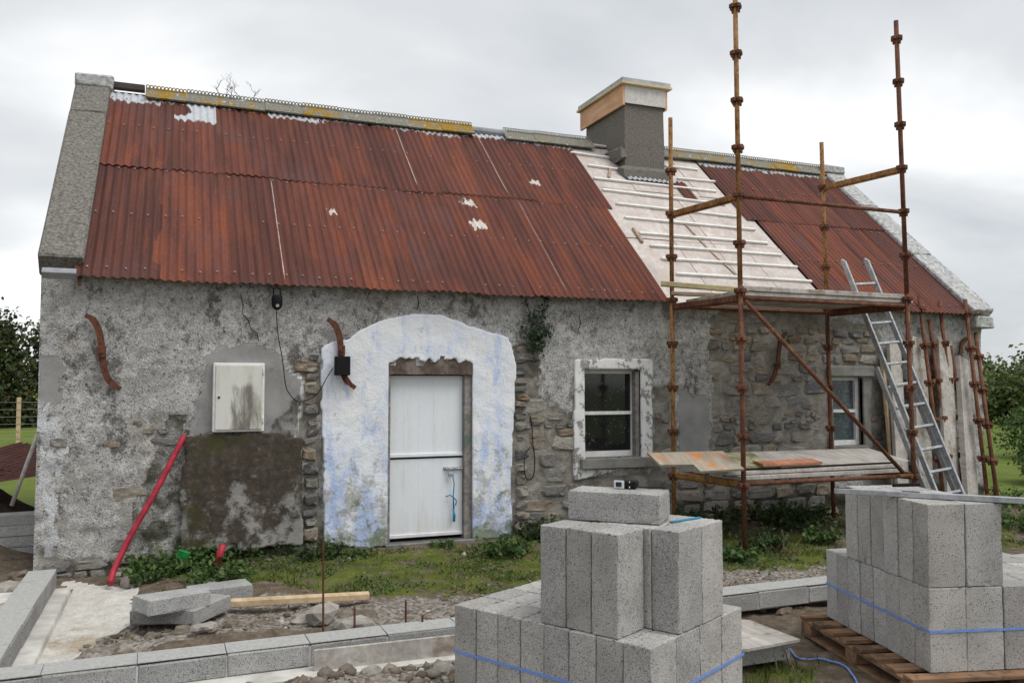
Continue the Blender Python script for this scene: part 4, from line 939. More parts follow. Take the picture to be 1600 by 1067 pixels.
def weed(px, py, h, rad, n, mat, label, seed, z=.06, dry=False, leaf=.035, group='weeds along the cottage wall', name='weed'):
    r = np.random.default_rng(seed); g = P(px, py, Z=z); zz = gz(g[0], g[1]); root = empty(name, (g[0], g[1], zz), label, 'weed', group)
    m = MB(); pts = []
    for i in range(max(4, n // 14)):
        a = r.uniform(0, 6.28); q = r.uniform(0, 1) ** .5 * rad; hh = h * r.uniform(.45, 1) * (1 - .4 * q / rad); b0 = np.array([q * .6 * math.cos(a), q * .6 * math.sin(a), -.01]); tp = np.array([q * 1.3 * math.cos(a), q * 1.3 * math.sin(a), hh])
        mid = (b0 + tp) / 2 + r.normal(size=3) * h * .05; m.tube([b0, mid, tp], [.0035, .0028, .0015], 4)
        for _ in range(14): t = r.uniform(.15, 1); c = (b0 * (1 - t) + tp * t); pts.append(c + r.normal(size=3) * (.03, .03, .02))
    m.build('stem', M_dry if dry else mat, root)
    if not dry: V, T = leaves(pts, (0, -.3, 1), leaf, r); link('foliage', arr_mesh('foliage', V, T, mat, False), root)
    return root
wl = [(228, 897, .3, .22, 420, M_weed, 'nettle clump between red pipe and green plastic'), (300, 880, .28, .28, 560, M_weed, 'broad leafy weed clump around the green plastic'), (385, 872, .22, .28, 460, M_weed_d, 'dark weed clump under the cement slab'),
      (345, 900, .2, .25, 420, M_weed, 'low weeds around the red pipe stub'), (468, 860, .26, .2, 300, M_weed_d, 'dark weeds left of the limewash panel foot'), (500, 875, .2, .2, 240, M_weed_d, 'weeds at the left foot of the limewash panel'),
      (790, 868, .26, .2, 420, M_weed, 'leafy weed clump right of the door step'), (838, 845, .35, .2, 420, M_weed_d, 'taller dark weed clump against bare stones right of the door'), (690, 856, .1, .12, 120, M_weed, 'small weed below the white door'), (560, 870, .1, .12, 120, M_weed, 'tiny weed below the limewash panel'),
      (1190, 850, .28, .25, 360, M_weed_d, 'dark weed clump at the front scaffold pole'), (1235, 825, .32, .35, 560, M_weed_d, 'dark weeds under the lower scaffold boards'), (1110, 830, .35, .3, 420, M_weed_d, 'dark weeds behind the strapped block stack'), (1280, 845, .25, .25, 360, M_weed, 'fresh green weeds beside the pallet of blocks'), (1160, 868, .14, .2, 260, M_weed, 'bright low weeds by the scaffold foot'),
      (1570, 790, .35, .4, 460, M_weed, 'weeds beyond the pallet beside the leaning tubes'), (1590, 820, .3, .35, 420, M_weed, 'low green weeds beyond the pallet')]
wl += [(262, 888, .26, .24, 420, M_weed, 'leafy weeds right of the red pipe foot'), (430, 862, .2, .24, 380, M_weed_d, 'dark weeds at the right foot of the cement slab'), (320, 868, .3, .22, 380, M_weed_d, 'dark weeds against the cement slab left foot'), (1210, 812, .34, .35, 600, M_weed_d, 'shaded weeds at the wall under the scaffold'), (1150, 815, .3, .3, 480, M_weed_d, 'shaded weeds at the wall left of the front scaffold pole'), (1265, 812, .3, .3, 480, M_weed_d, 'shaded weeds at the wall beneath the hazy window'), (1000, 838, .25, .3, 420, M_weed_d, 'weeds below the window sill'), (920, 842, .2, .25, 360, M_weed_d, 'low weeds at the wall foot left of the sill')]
for i, (px, py, h, rd, n, mt, lb) in enumerate(wl): weed(px, py, h, rd, n, mt, lb, 100 + i)
weed(422, 850, .42, .1, 90, M_dry, 'dry bare stalks in front of the cement slab', 140, dry=True)
weed(1215, 858, .3, .2, 200, M_dry, 'dry brown stalks by the scaffold foot', 141, dry=True)
weed(800, 985, .1, .05, 60, M_dry, 'dry stems beside the footing', 142, dry=True) if False else None
# bare twigs on the ridge
tb = empty('ridge_twigs', (.65, RY, RZ + .09), 'bare twiggy shrub growing on the ridge', 'shrub'); m = MB(); rr = random.Random(3)
def twig(p, d, L, r, dep):
    q = p + d * L; m.tube([p, (p + q) / 2 + Vector((rr.uniform(-.02, .02), 0, rr.uniform(-.01, .02))), q], [r, r * .8, r * .55], 4)
    if dep: [twig(p + d * L * rr.uniform(.4, 1), (d + Vector((rr.uniform(-1, 1), rr.uniform(-.5, .5), rr.uniform(-.2, .6)))).normalized(), L * rr.uniform(.45, .75), r * .6, dep - 1) for _ in range(3)]
for i in range(5): twig(Vector((rr.uniform(-.25, .3), 0, -.05)), Vector((rr.uniform(-1, 1), rr.uniform(-.3, .3), .8)).normalized(), rr.uniform(.12, .22), .005, 2)
m.build('twig', M_bark, tb)

# ------------------------------------------------------------------ scaffold
sc = empty('scaffold_tower', (6.2, 7.4, 0), 'rusty tube scaffold bay with board platform against the cottage', 'scaffold')
SO = Vector(sc.location)
FL, FR, BL, BR = Vector((5.17, 6.9, 0)), Vector((7.37, 6.9, 0)), Vector((5.03, 7.93, 0)), Vector((7.2, 7.93, 0))
def scp(mb, name, mat, par=None):
    o = mb.build(name, mat, None, True if name in ('standard', 'ledger', 'brace') else False); o.parent = par or sc
    if par is None: o.matrix_parent_inverse = Matrix.Translation(-SO)
    return o
cupm = None
def cup():
    m = MB()
    for i in range(4):
        M = Matrix.Rotation(i * math.pi / 2, 4, 'Z')
        m.box(-.026, .026, .022, .062, -.03, .012, .005, M).box(-.008, .008, .02, .052, -.062, -.029, 0, M)
    m.tube([(0, 0, -.03), (0, 0, .006)], .030, 10); return m.mesh('coupler', M_scaf)
cupm = cup()
lean = {0: (-.03, 0), 1: (-.12, 0), 2: (0, 0), 3: (-.08, 0)}
def onpole(i, z): b = (FL, FR, BL, BR)[i]; t = (5.9, 5.6, 4.57, 4.52)[i]; return b + Vector((lean[i][0] * z / t, 0, z))
for i, (b, t) in enumerate(((FL, 5.9), (FR, 5.6), (BL, 4.57), (BR, 4.52))):
    g = gz(b.x, b.y); st = scp(MB().tube([b + Vector((0, 0, g)), onpole(i, 2.62)], .0242, 12), 'standard', M_scaf if i != 2 else M_scaf_y)
    st2 = scp(MB().tube([onpole(i, 2.621), onpole(i, t)], .0242, 12), 'standard', M_scaf_y if i != 1 else M_scaf)
    scp(MB().box(b.x - .07, b.x + .07, b.y - .07, b.y + .07, g - .006, g + .006), 'base_plate', M_scaf, st)
    z = .68
    while z < t - .15:
        if z > .2: o = link('coupler', cupm, None, Matrix.Translation(onpole(i, z))); o.parent = st if z < 2.6 else st2
        z += .4735
LZ = [.68, 2.49, 3.50]
for z in LZ:
    if z != 3.50: scp(MB().tube([onpole(2, z) + Vector((.03, 0, 0)), onpole(3, z) - Vector((.03, 0, 0))], .0215, 10), 'ledger', M_scaf)
    scp(MB().tube([onpole(0, z) + Vector((.03, 0, 0)), onpole(1, z) - Vector((.03, 0, 0))], .0215, 10), 'ledger', M_scaf)
    for (a, b) in ((0, 2), (1, 3)):
        zz = z + (.4735 if a == 1 and z > 3 else 0); p, q = onpole(a, zz), onpole(b, zz); d = (q - p).normalized()
        scp(MB().bar(p + d * .03, q - d * .03, .05, .06, bev=.006).bar(p + d * .04 + Vector((0, 0, -.032)), q - d * .04 + Vector((0, 0, -.032)), .012, .03), 'transom', M_scaf_y if z != 2.49 else M_scaf)
bA, bB = onpole(0, 2.46) + Vector((.02, -.05, 0)), onpole(1, .66) + Vector((-.2, -.05, .06))
scp(MB().tube([bA, bB], .0215, 10), 'brace', M_scaf)
# platform boards
def board(name, a, b, wd, th, mat, label, cat='plank', group=None, up=(0, 0, 1), bev=.004):
    a, b = Vector(a), Vector(b); c = (a + b) / 2; m = MB().bar(a - c, b - c, wd, th, up, bev)
    o = m.build(name, mat); o.location = c; return tag(o, label, cat, group)
for i in range(4): board('scaffold_plank', (5.12 + .01 * i, 7.03 + .235 * i, 2.542), (7.42 - .03 * (i % 2), 7.03 + .235 * i, 2.542), .222, .042, M_plank_dirty, ['plank of the upper scaffold platform farthest from the wall', 'third plank from the wall on the upper scaffold platform', 'second plank from the wall on the upper scaffold platform', 'plank of the upper scaffold platform closest to the wall'][i], 'plank', 'upper scaffold platform planks')
board('toe_board', (5.2, 6.93, 2.592), (7.36, 6.93, 2.588), .05, .05, M_plank_dirty, 'cement-crusted board on edge along the front of the upper platform', 'plank')
board('yellow_timber', (4.78, 7.75, 2.71), (5.75, 7.2, 2.60), .09, .05, M_yellow_wood, 'yellow treated timber lying across the upper platform, poking out left', 'timber')
board('dark_timber', (5.0, 7.9, 2.63), (5.8, 7.55, 2.593), .08, .04, M_batten_d, 'brown timber offcut on the upper platform behind the yellow one', 'timber')
for i in range(3): board('scaffold_plank', (5.15, 7.05 + .29 * i, .732), (7.3 + .04 * i, 7.05 + .29 * i, .732), .222, .04, M_grey_wood, ['plank of the lower scaffold level farthest from the wall', 'middle plank of the lower scaffold level', 'plank of the lower scaffold level closest to the wall'][i], 'plank', 'lower scaffold level planks')
board('loose_plank', (5.05, 7.1, .775), (7.25, 7.05, .782), .2, .035, M_grey_wood, 'weathered plank lying on the lower scaffold planks, front edge', 'plank')
tag(MB().box(5.7, 7.4, 0, .6, 0, .015, 0, Matrix.Translation((0, 7.0, .812)) @ Matrix.Rotation(.16, 4, 'X'), .012).build('plywood_sheet', M_grey_wood), 'warped grey plywood sheet on top of the lower scaffold level', 'plywood')
for i in range(4): tag(MB().box(5.55 + .06 * i, 6.35 + .1 * i, 6.99 - .012 * i, 7.25, .802 + .009 * i - .02 * 0, .809 + .009 * i, 0, Matrix.Rotation(0, 4, 'Z'), .008).build('torn_plywood', M_red_ply), 'torn reddish plywood strip on the lower scaffold level', 'plywood', 'torn reddish plywood strips') if i < 0 else None
tag(MB().box(5.45, 6.2, 0, .16, 0, .022, .004, Matrix.Translation((0, 6.97, .832)) @ Matrix.Rotation(.16, 4, 'X'), .008).build('torn_plywood', M_red_ply), 'torn reddish plywood strip on the lower scaffold level', 'plywood')
tag(MB().box(5.0, 5.69, 0, .5, 0, .02, .003, Matrix.Translation((0, 7.02, .815)) @ Matrix.Rotation(.2, 4, 'X'), .006).build('mossy_board', M_green_ply), 'mossy green-grey board on the left of the lower scaffold level', 'board')
ob = MB().add([(x, y, z) for z in (0, .022) for (x, y) in ((-.5, .16), (.32, .16), (.36, -.2), (-.12, -.22), (-.13, -.09), (-.47, -.08))], [(5, 4, 3, 2, 1, 0), (6, 7, 8, 9, 10, 11)] + [(i, (i + 1) % 6, (i + 1) % 6 + 6, i + 6) for i in range(6)])
o = ob.build('notched_board', M_orange_ply); o.location = (4.78, 7.05, .90); o.rotation_euler = (.42, .0, -.1); tag(o, 'notched board with peeling orange and moss jutting left of the scaffold', 'board')

# ladder
la, lb = Vector((7.92, 6.75, gz(7.92, 6.75))), Vector((7.6, 7.93, 3.12))
ld = empty('extension_ladder', la, 'aluminium extension ladder leaning from the ground to the eave', 'ladder')
def ladder(a, b, hw, off):
    d = (b - a).normalized(); L = (b - a).length; n_ = Vector((0, -1, .3)); side = Vector((1, 0, 0)); side = (side - d * side.dot(d)).normalized(); n_ = side.cross(d)
    for s_ in (-1, 1): MB().bar(a + side * hw * s_ - la, b + side * hw * s_ - la, .028, .065, tuple(n_), .004).build('ladder_rail', M_alu, ld)
    k = .22
    while k < L - .1:
        p = a + d * k - la; MB().bar(p - side * (hw - .012), p + side * (hw - .012), .03, .028, tuple(d), .003).build('rung', M_alu, ld); k += .255
    return d, side, n_
d, side, n_ = ladder(la, lb, .185, 0)
a2 = la + side * -.02 - n_ * -.07; 
sgn = 1 if n_.y > 0 else -1
ladder(la + n_ * sgn * .075 + Vector((-.03, 0, .0)), la + d * 2.0 + n_ * sgn * .075 + Vector((-.03, 0, 0)), .21, 0)
for s_ in (-1, 1): MB().bar(lb + side * .185 * s_ - la - d * .01, lb + side * .185 * s_ - la + Vector((.03, .06, .02)), .03, .05).build('roof_hook', M_alu, ld)

# leaning planks and tubes at the right end
def lean_plank(pb, pt, py, w_, t, mat, label, yb):
    g = P(pb, 790, Y=yb); a = Vector((g[0], yb, gz(g[0], yb) + .02)); b = Vector(P(pt, py, Y=WY - .05 - t / 2)); 
    o = MB().bar((0, 0, 0), b - a, w_, t, (.25, -1, .2), .003).build('leaning_plank', mat); o.location = a; return tag(o, label, 'plank')
lean_plank(1402, 1380, 560, .1, .04, M_pale_wood, 'narrow pale timber leaning behind the ladder', 7.95)
lean_plank(1412, 1396, 535, .25, .045, M_grey_wood, 'grey plank leaning on the wall behind the ladder', 7.88)
lean_plank(1448, 1433, 528, .3, .045, M_plank_dirty, 'wide stained plank leaning between ladder and rusty tubes', 7.8)
lean_plank(1490, 1474, 533, .3, .045, M_plank_dirty, 'brown-stained plank leaning between the rusty tubes', 7.7)
lean_plank(1518, 1503, 560, .24, .07, M_grey_wood, 'thick pale grey plank leaning near the right corner', 7.6)
def lean_tube(px0, px1, pyt, label, yb=7.7):
    g = P(px0, 800, Y=yb); z0 = gz(g[0], yb); a = Vector((g[0], yb, z0)); t = P(px1, pyt, Y=WY - .07); b = Vector(t)
    root = empty('leaning_scaffold_tube', a, label, 'tube', 'spare scaffold tubes leaning on the wall')
    MB().tube([(0, 0, 0), b - a], .0242, 10).build('tube', M_scaf, root, True)
    d = (b - a); L = d.length; q = d.to_track_quat('Z', 'Y').to_matrix().to_4x4(); k = .25
    while k < L - .1: link('coupler', cupm, root, Matrix.Translation(d.normalized() * k) @ q); k += .4735
lean_tube(1478, 1436, 462, 'rusty spare tube leaning between the stained planks', 7.6)
lean_tube(1492, 1452, 500, 'second rusty spare tube leaning beside the first', 7.72)
lean_tube(1505, 1468, 470, 'thin ochre spare tube behind the brown-stained plank', 7.95)
lean_tube(1525, 1485, 540, 'short rusty spare tube behind the thick grey plank', 7.8)
lean_tube(1546, 1508, 468, 'rusty spare tube leaning closest to the right corner', 7.5)
lean_tube(1562, 1524, 520, 'outermost rusty spare tube at the right corner', 7.35)

# ------------------------------------------------------------------ block stacks
BLK = MB().box(-.0685, .0685, -.1065, .1065, 0, .44, .004, None, .0012).mesh('concrete_block', M_block)
def rough_block():
    """block with slightly ragged arrises: each edge is cut into short lengths"""
    import bmesh
    me = MB().box(-.0685, .0685, -.1065, .1065, 0, .44, .0035).mesh('concrete_block', M_block); bm = bmesh.new(); bm.from_mesh(me)
    bmesh.ops.subdivide_edges(bm, edges=[e for e in bm.edges if e.calc_length() > .1], cuts=9, use_grid_fill=True)
    for v in bm.verts:
        on = sum(abs(abs(a) - h) < .006 for a, h in ((v.co.x, .0685), (v.co.y, .1065), (v.co.z - .22, .22)))
        if on >= 2:
            k = .0022 * R.random() + (.008 * R.random() if R.random() < .07 else 0)
            v.co.x -= math.copysign(k, v.co.x); v.co.y -= math.copysign(k, v.co.y)
            if on == 3 or abs(abs(v.co.z - .22) - .22) < .006: v.co.z -= math.copysign(k, v.co.z - .22)
    bm.to_mesh(me); bm.free(); return me
BLK2 = [rough_block() for _ in range(6)]
PZ = .13
ORD = ['first', 'second', 'third', 'fourth', 'fifth', 'sixth', 'seventh', 'eighth']
def blab(layer, stk, i, j): return f'{layer}-layer concrete block, {stk} stack, {ORD[i]} from cottage side, {ORD[j]} row from other stack'
def stack(origin, az_deg, lower, upper, zb, labs, grp):
    a = math.radians(az_deg); u = Vector((math.sin(a), math.cos(a), 0)); v = Vector((math.cos(a), -math.sin(a), 0)); O = Vector((*origin, 0))
    base = math.atan2(u.y, u.x)
    def put(U, Vv, z, lab, g, tw=0):
        o = bpy.data.objects.new('concrete_block', R.choice(BLK2)); col.objects.link(o)
        o.location = O + u * (U + R.uniform(-.001, .001)) + v * (Vv + R.uniform(-.006, .003)) + Vector((0, 0, z)); o.rotation_euler = (0, 0, base + tw + (math.pi if R.random() < .5 else 0)); tag(o, lab, 'concrete block', g)
    for (U, Vv, i, j) in lower: put(U, Vv, zb, blab('lower', labs, i, j), grp + ', lower layer', R.uniform(-.008, .008))
    for (U, Vv, i, j) in upper: put(U, Vv, zb + .4415, blab('upper', labs, i, j), grp + ', upper layer', R.uniform(-.012, .012))
    return O, u, v
DU, DV = .1388, .2155
Lg = [(DU * (i + .5), DV * (j + .5), 7 - i, 3 - j) for i in range(8) for j in range(4)]
up1 = [(.165 + DU * (i + .5), .045 + DV * .5 - .035, 2 - i, 2) for i in range(3)] + [(.0 + DU * (i + .5) , .235 + DV * (j + .5), 3 - i, 1 - j) for i in range(4) for j in range(2)]
O1, u1, v1 = stack((1.838, 3.078), -28.5, Lg, up1, PZ, 'flat-block-topped', 'blocks of the stack topped by a flat block')
up2 = [(DU * (i + .5) + .004 * i, DV * (j + .5), 5 - i, j) for i in range(6) for j in range(2)]
O2, u2, v2 = stack((3.738, 3.425), 14.5, [(DU * (i + .5), DV * (j + .5), 7 - i, j) for i in range(8) for j in range(5)], up2, PZ, 'straightedge', 'blocks of the stack under the straightedge')
# flat block on top of the first stack
tb_ = bpy.data.objects.new('concrete_block', BLK2[0]); col.objects.link(tb_)
p0, p1 = Vector(P(887, 812, Z=1.012)), Vector(P(1045, 822, Z=1.012)); dd = (p1 - p0).normalized(); nn = Vector((-dd.y, dd.x, 0))
tb_.matrix_basis = frame(p0 + nn * .1065 + Vector((0, 0, 1.0125 - p0.z + .0685)), Vector((0, 0, 1)), nn) ; tb_.matrix_basis = Matrix(((0, nn.x, dd.x, p0.x + nn.x * .1065), (0, nn.y, dd.y, p0.y + nn.y * .1065), (1, 0, 0, 1.0125 + .0695), (0, 0, 0, 1)))
tag(tb_, 'single concrete block lying flat on top of the stack', 'concrete block')
TZ = 1.0125 + .139
# laser level / tape on it
p = P(985, 757, Z=TZ + .02); dv = empty('laser_measure', (p[0] + .0, p[1] + .02, TZ), 'small silver and black measuring device on the flat concrete block', 'measuring device', None, math.atan2(dd.y, dd.x))
MB().box(-.055, .045, -.03, .03, .003, .038, .006).build('device_body', M_black, dv)
MB().box(-.062, -.012, -.034, -.0305, .002, .04, .0015).build('device_face', m_simple('silver_plastic', (.62, .63, .64), .4, .05), dv)
MB().box(-.052, -.024, -.0375, -.0345, .010, .032, .0012).build('screen', m_simple('dark_screen', (.02, .03, .05), .2, .1), dv)
for q in (.006, .03): MB().box(.012, .016, -.0325, -.0302, q, q + .008).build('marker', M_white_paint, dv)
tag(MB().tube([tuple(Vector((p[0], p[1] + .02, TZ + .008)) + dd * q + nn * s_) for q, s_ in ((.05, .0), (.09, .02), (.14, .03), (.18, .02))], .004, 6).build('device_cord', M_cable), 'short black cord of the measuring device on the flat block', 'cord')
p = P(1048, 815, Z=1.016); q = P(1094, 808, Z=1.016); tag(MB().bar(p, q, .02, .004).build('blue_strap_end', M_twine), 'blue strap end lying on the upper blocks beside the flat block', 'strap')
# straps
def strap(O, u, v, nu, nv, z, label, lv):
    e = .004; c = [(-e, -e), (nu + e, -e), (nu + e, nv + e), (-e, nv + e)]; m = MB(); root_p = O + Vector((0, 0, z))
    for i in range(4):
        a, b = c[i], c[(i + 1) % 4]; A = u * a[0] + v * a[1]; B = u * b[0] + v * b[1]; m.bar(A, B, .0018, .013)
    o = m.build('blue_strap', M_blue); o.location = root_p; return tag(o, label, 'strap')
strap(O1, u1, v1, DU * 8, DV * 4, .345, 'blue strap around the block stack topped by a flat block', 0)
strap(O2, u2, v2, DU * 8, DV * 5, .345, 'blue strap around the block stack on the visible pallet', 0)
# pallets
def pallet(O, u, v, nu, nv, label, ov, nb=8):
    root = empty('pallet', O, label, 'pallet', None, math.atan2(u.y, u.x))       # local x = u, local y = -v
    g = .0; s = -1
    for i in range(nb):
        x = -.03 + (nu + .06) * i / (nb - 1); MB().box(x - .045, x + .045, -(nv + .02), ov, PZ - .024, PZ - .002, .003, None, .003).build('deck_board', M_pallet, root)
    for y in (ov - .05, -nv / 2, -nv + .05):
        MB().box(-.08, nu + .08, y - .045, y + .045, PZ - .045, PZ - .0245, .003).build('stringer_board', M_pallet, root)
        MB().box(-.08, nu + .08, y - .045, y + .045, .002, .02, .003).build('bottom_board', M_pallet, root)
        for x in (-.01, nu / 2, nu + .01): MB().box(x - .065, x + .065, y - .045, y + .045, .0205, PZ - .0455, .004).build('pallet_foot', M_pallet, root)
    return root
pallet(O1, u1, v1, DU * 8, DV * 4, 'pallet hidden beneath the block stack topped by a flat block', .02)
pallet(O2, u2, v2, DU * 8, DV * 5, 'brown wooden pallet with deck boards showing past the blocks', .15, 8)
# straightedge and marker
a, b = P(1304, 766, Z=1.03), P(1600, 782, Z=1.03); a, b = Vector(a), Vector(b); d = (b - a).normalized(); b = a + d * 1.8
se = empty('straightedge', a, 'long aluminium straightedge lying across the block stack', 'straightedge')
MB().bar((0, 0, .0), b - a, .045, .03, bev=.002).build('beam', M_alu, se)
for k in (.0, .36, 1.1): MB().bar(d * (k + .0) + Vector((0, 0, .0155)), d * (k + .09) + Vector((0, 0, .0155)), .03, .003).build('hand_slot', M_black, se)
p = P(1395, 758, Z=1.05); q = P(1437, 757, Z=1.05)
tag(MB().bar(Vector(p), Vector(q), .02, .02, bev=.003).build('carpenter_marker', M_black), 'black marker lying behind the straightedge on the blocks', 'marker')

# ------------------------------------------------------------------ footings, kerb walls
def block_course(name, a, b, wd, z0, z1, mat, label, n, cat='wall', skew=.006):
    a, b = Vector((*a, 0)), Vector((*b, 0)); root = empty(name, a, label, cat); d = (b - a) / n; u = d.normalized(); L = d.length
    for i in range(n):
        M = Matrix.Translation(d * i) @ rotz(math.atan2(u.y, u.x) + R.uniform(-skew, skew))
        MB().box(.004, L - .004, -wd / 2, wd / 2, z0, z1 + R.uniform(-.004, .004), .007, M, .003).build('block', mat, root)
        MB().box(.002, L - .002, -wd / 2 + .004, wd / 2 - .003, z1 + .005, z1 + .011, .002, M, .002).build('cement_skim', M_skim, root)
        if i: MB().box(-.006, .006, -wd / 2 + .006, wd / 2 - .006, z0, z1 - .008, 0, Matrix.Translation(d * i) @ rotz(math.atan2(u.y, u.x))).build('mortar_joint', M_cement, root)
    return root
block_course('footing_wall', (-.93, 7.72), (-.93, 5.19), .2, .04, .17, M_block_old, 'low wall of flat blocks running from the cottage corner towards the front', 6)
block_course('footing_wall', (-1.05, 5.06), (9.3, 5.26), .2, .05, .17, M_block_old, 'long low wall of flat blocks parallel to the cottage front', 23)
struct(MB().box(-1.15, 2.0, 4.86, 5.2, -.05, .045, .01, None, .006).build('footing_slab', M_conc))
struct(MB().box(-1.3, -.72, 5.201, 7.7, -.05, .03, .01, None, .006).build('footing_slab', M_conc))
a, b = Vector(P(490, 1056, Z=.02)), Vector(P(706, 1038, Z=.02))
tag(MB().bar(a + Vector((0, 0, .075)), b + Vector((.25, .08, .075)), .02, .14, bev=.002).build('shutter_board', M_plank_dirty), 'grey shuttering board on edge in front of the low block wall', 'board')
for (px, pyb, pyt, lb) in ((505, 985, 838, 'tall rusty steel pin standing in front of the long low wall'), (554, 1006, 948, 'short rusty steel pin by the end of the shuttering board'), (634, 975, 938, 'thin short steel pin behind the long low wall'), (660, 998, 960, 'short rusty steel pin near the strapped blocks')):
    g = P(px, pyb + 14, Z=.02); t = P(px, pyt, Y=g[1]); tag(MB().tube([(g[0], g[1], -.03), (t[0], g[1], t[2])], .007, 7).build('steel_pin', M_iron), lb, 'steel pin', 'rusty steel pins')
# loose blocks, timber on the ground
def loose(px, py, z, az_, lab, ry=0, zofs=0, mat=M_block_old, dims=(.44, .215, .1)):
    g = P(px, py, Z=z); o = MB().box(-dims[0] / 2, dims[0] / 2, -dims[1] / 2, dims[1] / 2, 0, dims[2], .006, None, .004).build('loose_block', mat)
    o.location = (g[0], g[1], z); o.rotation_euler = (0, ry, math.radians(az_)); return tag(o, lab, 'concrete block', 'loose blocks on the earth')
loose(262, 968, .05, -12, 'half-buried block at the bottom of the loose pile')
loose(312, 962, .05, 55, 'loose block at the right of the loose pile, lying flat')
loose(268, 950, .152, 28, 'loose block lying tilted on top of the loose pile', .05)
loose(342, 935, .06, 10, 'separate loose block behind the pile near the timber')
a, b = Vector(P(360, 946, Z=.05)), Vector(P(577, 934, Z=.05)); board('ground_timber', a + Vector((0, 0, .02)), b + Vector((0, 0, .02)), .09, .045, M_pale_wood, 'long pale sawn timber lying on the ground before the grass', 'timber')
def prism(poly, z0, z1):
    n = len(poly); return MB().add([(x, y, z0) for x, y in poly] + [(x, y, z1) for x, y in poly], [tuple(range(n))[::-1], tuple(range(n, 2 * n))] + [(i, (i + 1) % n, (i + 1) % n + n, i + n) for i in range(n)])
pl = [tuple(P(*q, Z=.16)[:2]) for q in ((1120, 965), (1172, 968), (1250, 998), (1170, 1013), (1090, 1018))]
tag(prism(pl, .145, .16).build('plywood_offcut', M_plank_dirty), 'pale plywood offcut lying low between the two block stacks', 'plywood')
c = np.mean(pl, 0); tag(MB().box(c[0] - .25, c[0] + .25, c[1] - .12, c[1] + .12, .02, .144, .006).build('support_block', M_block), 'concrete block hidden below the plywood offcut', 'concrete block')
pts = [P(*q, Z=.035) for q in ((1235, 1006), (1250, 1020), (1275, 1020), (1300, 1028), (1322, 1040), (1338, 1058), (1345, 1090))]
tag(MB().tube([(p[0], p[1], gz(p[0], p[1]) + .012) for p in smooth(pts)], .006, 6).build('loose_strap', M_blue), 'loose blue strap curling on the mud beside the pallet', 'strap')

# red pipe and plastics
rp_ = [(172, 912), (177, 893), (189, 867), (210, 825), (235, 782), (262, 732), (288, 680)]
pp = []
for i, (x, y) in enumerate(rp_): t = i / (len(rp_) - 1); pp.append(P(x, y, Y=7.72 + t * (WY - .1 - 7.72)))
tag(MB().tube(smooth(pp, 4), .025, 14).build('red_pipe', M_red, None, True), 'long red plastic pipe leaning against the cottage wall', 'pipe')
a, b = P(340, 880, Y=7.75), P(348, 850, Y=7.78); tag(MB().tube([a, b], .03, 12).build('pipe_stub', M_red, None, True), 'short red pipe stub sticking out of the weeds', 'pipe')
p = P(286, 866, Y=7.6); o = MB().box(-.05, .05, -.012, .012, -.035, .035, .008).build('green_plastic', M_green); o.location = p; o.rotation_euler = (.3, .4, .3); tag(o, 'bright green plastic marker among the weeds', 'marker')

# rocks
def rock(px, py, s, label, mat=M_rock, z=.04, sc_=(1.25, .85, .62)):
    g = P(px, py, Z=z); r = np.random.default_rng(int(px * 7 + py)); import bmesh
    bm = bmesh.new(); bmesh.ops.create_icosphere(bm, subdivisions=2, radius=1)
    ph = r.uniform(0, 9, 3)
    for v in bm.verts:
        c = v.co.copy(); k = 1 + .3 * math.sin(2.3 * c.x + ph[0]) * math.cos(2.1 * c.y + ph[1]) + .15 * math.sin(4 * c.z + ph[2]) + r.uniform(-.13, .13); v.co = Vector((c.x * sc_[0], c.y * sc_[1], c.z * sc_[2])) * k * s
        if v.co.z < -.3 * s: v.co.z = -.3 * s
    me = bpy.data.meshes.new('rock'); bm.to_mesh(me); bm.free(); me.materials.append(mat)
    o = link('rock', me); o.location = (g[0], g[1], gz(g[0], g[1]) + .2 * s); o.rotation_euler = (0, 0, r.uniform(0, 6)); return tag(o, label, 'rock', 'rocks lying by the footing wall')
for (px, py, s, lb, mt) in ((505, 968, .12, 'largest pale rock beside the tall steel pin', M_rock), (478, 965, .075, 'rounded rock left of the largest pale rock', M_rock), (553, 978, .1, 'flat pale rock between the steel pins', M_rock), (318, 1003, .06, 'yellowish rock on the earth bank by the low wall', M_rock),
        (330, 915, .07, 'pale rock behind the separate loose block', M_rock), (207, 905, .09, 'grey rock by the foot of the red pipe', M_rock), (188, 895, .05, 'small grey rock between red pipe and wall', M_rock), (725, 872, .035, 'small pale rock below the white door', M_rock), (240, 1000, .055, 'earthy clod on the bank near the slab', M_rock_b), (285, 992, .065, 'broad earthy clod on the bank', M_rock_b), (360, 985, .05, 'brown clod right of the loose pile', M_rock_b), (410, 975, .045, 'small brown clod in front of the ground timber', M_rock_b),
        (580, 1055, .06, 'grey rock in front of the shuttering board', M_rock), (640, 1050, .05, 'grey rock by the shuttering board middle', M_rock), (690, 1058, .06, 'grey rock beside the strapped stack', M_rock), (540, 1062, .06, 'dark rubble rock at the board end', M_rock_b), (1190, 945, .05, 'reddish stone by the long wall between the stacks', M_rock_b), (1225, 948, .06, 'brown stone beside the pallet', M_rock_b), (15, 915, .1, 'grey stone outside the footing wall at the corner', M_rock), (8, 945, .09, 'rough stone outside the footing wall', M_rock), (30, 900, .08, 'flat stone beyond the footing wall end', M_rock_b)):
    rock(px, py, s, lb, mt)

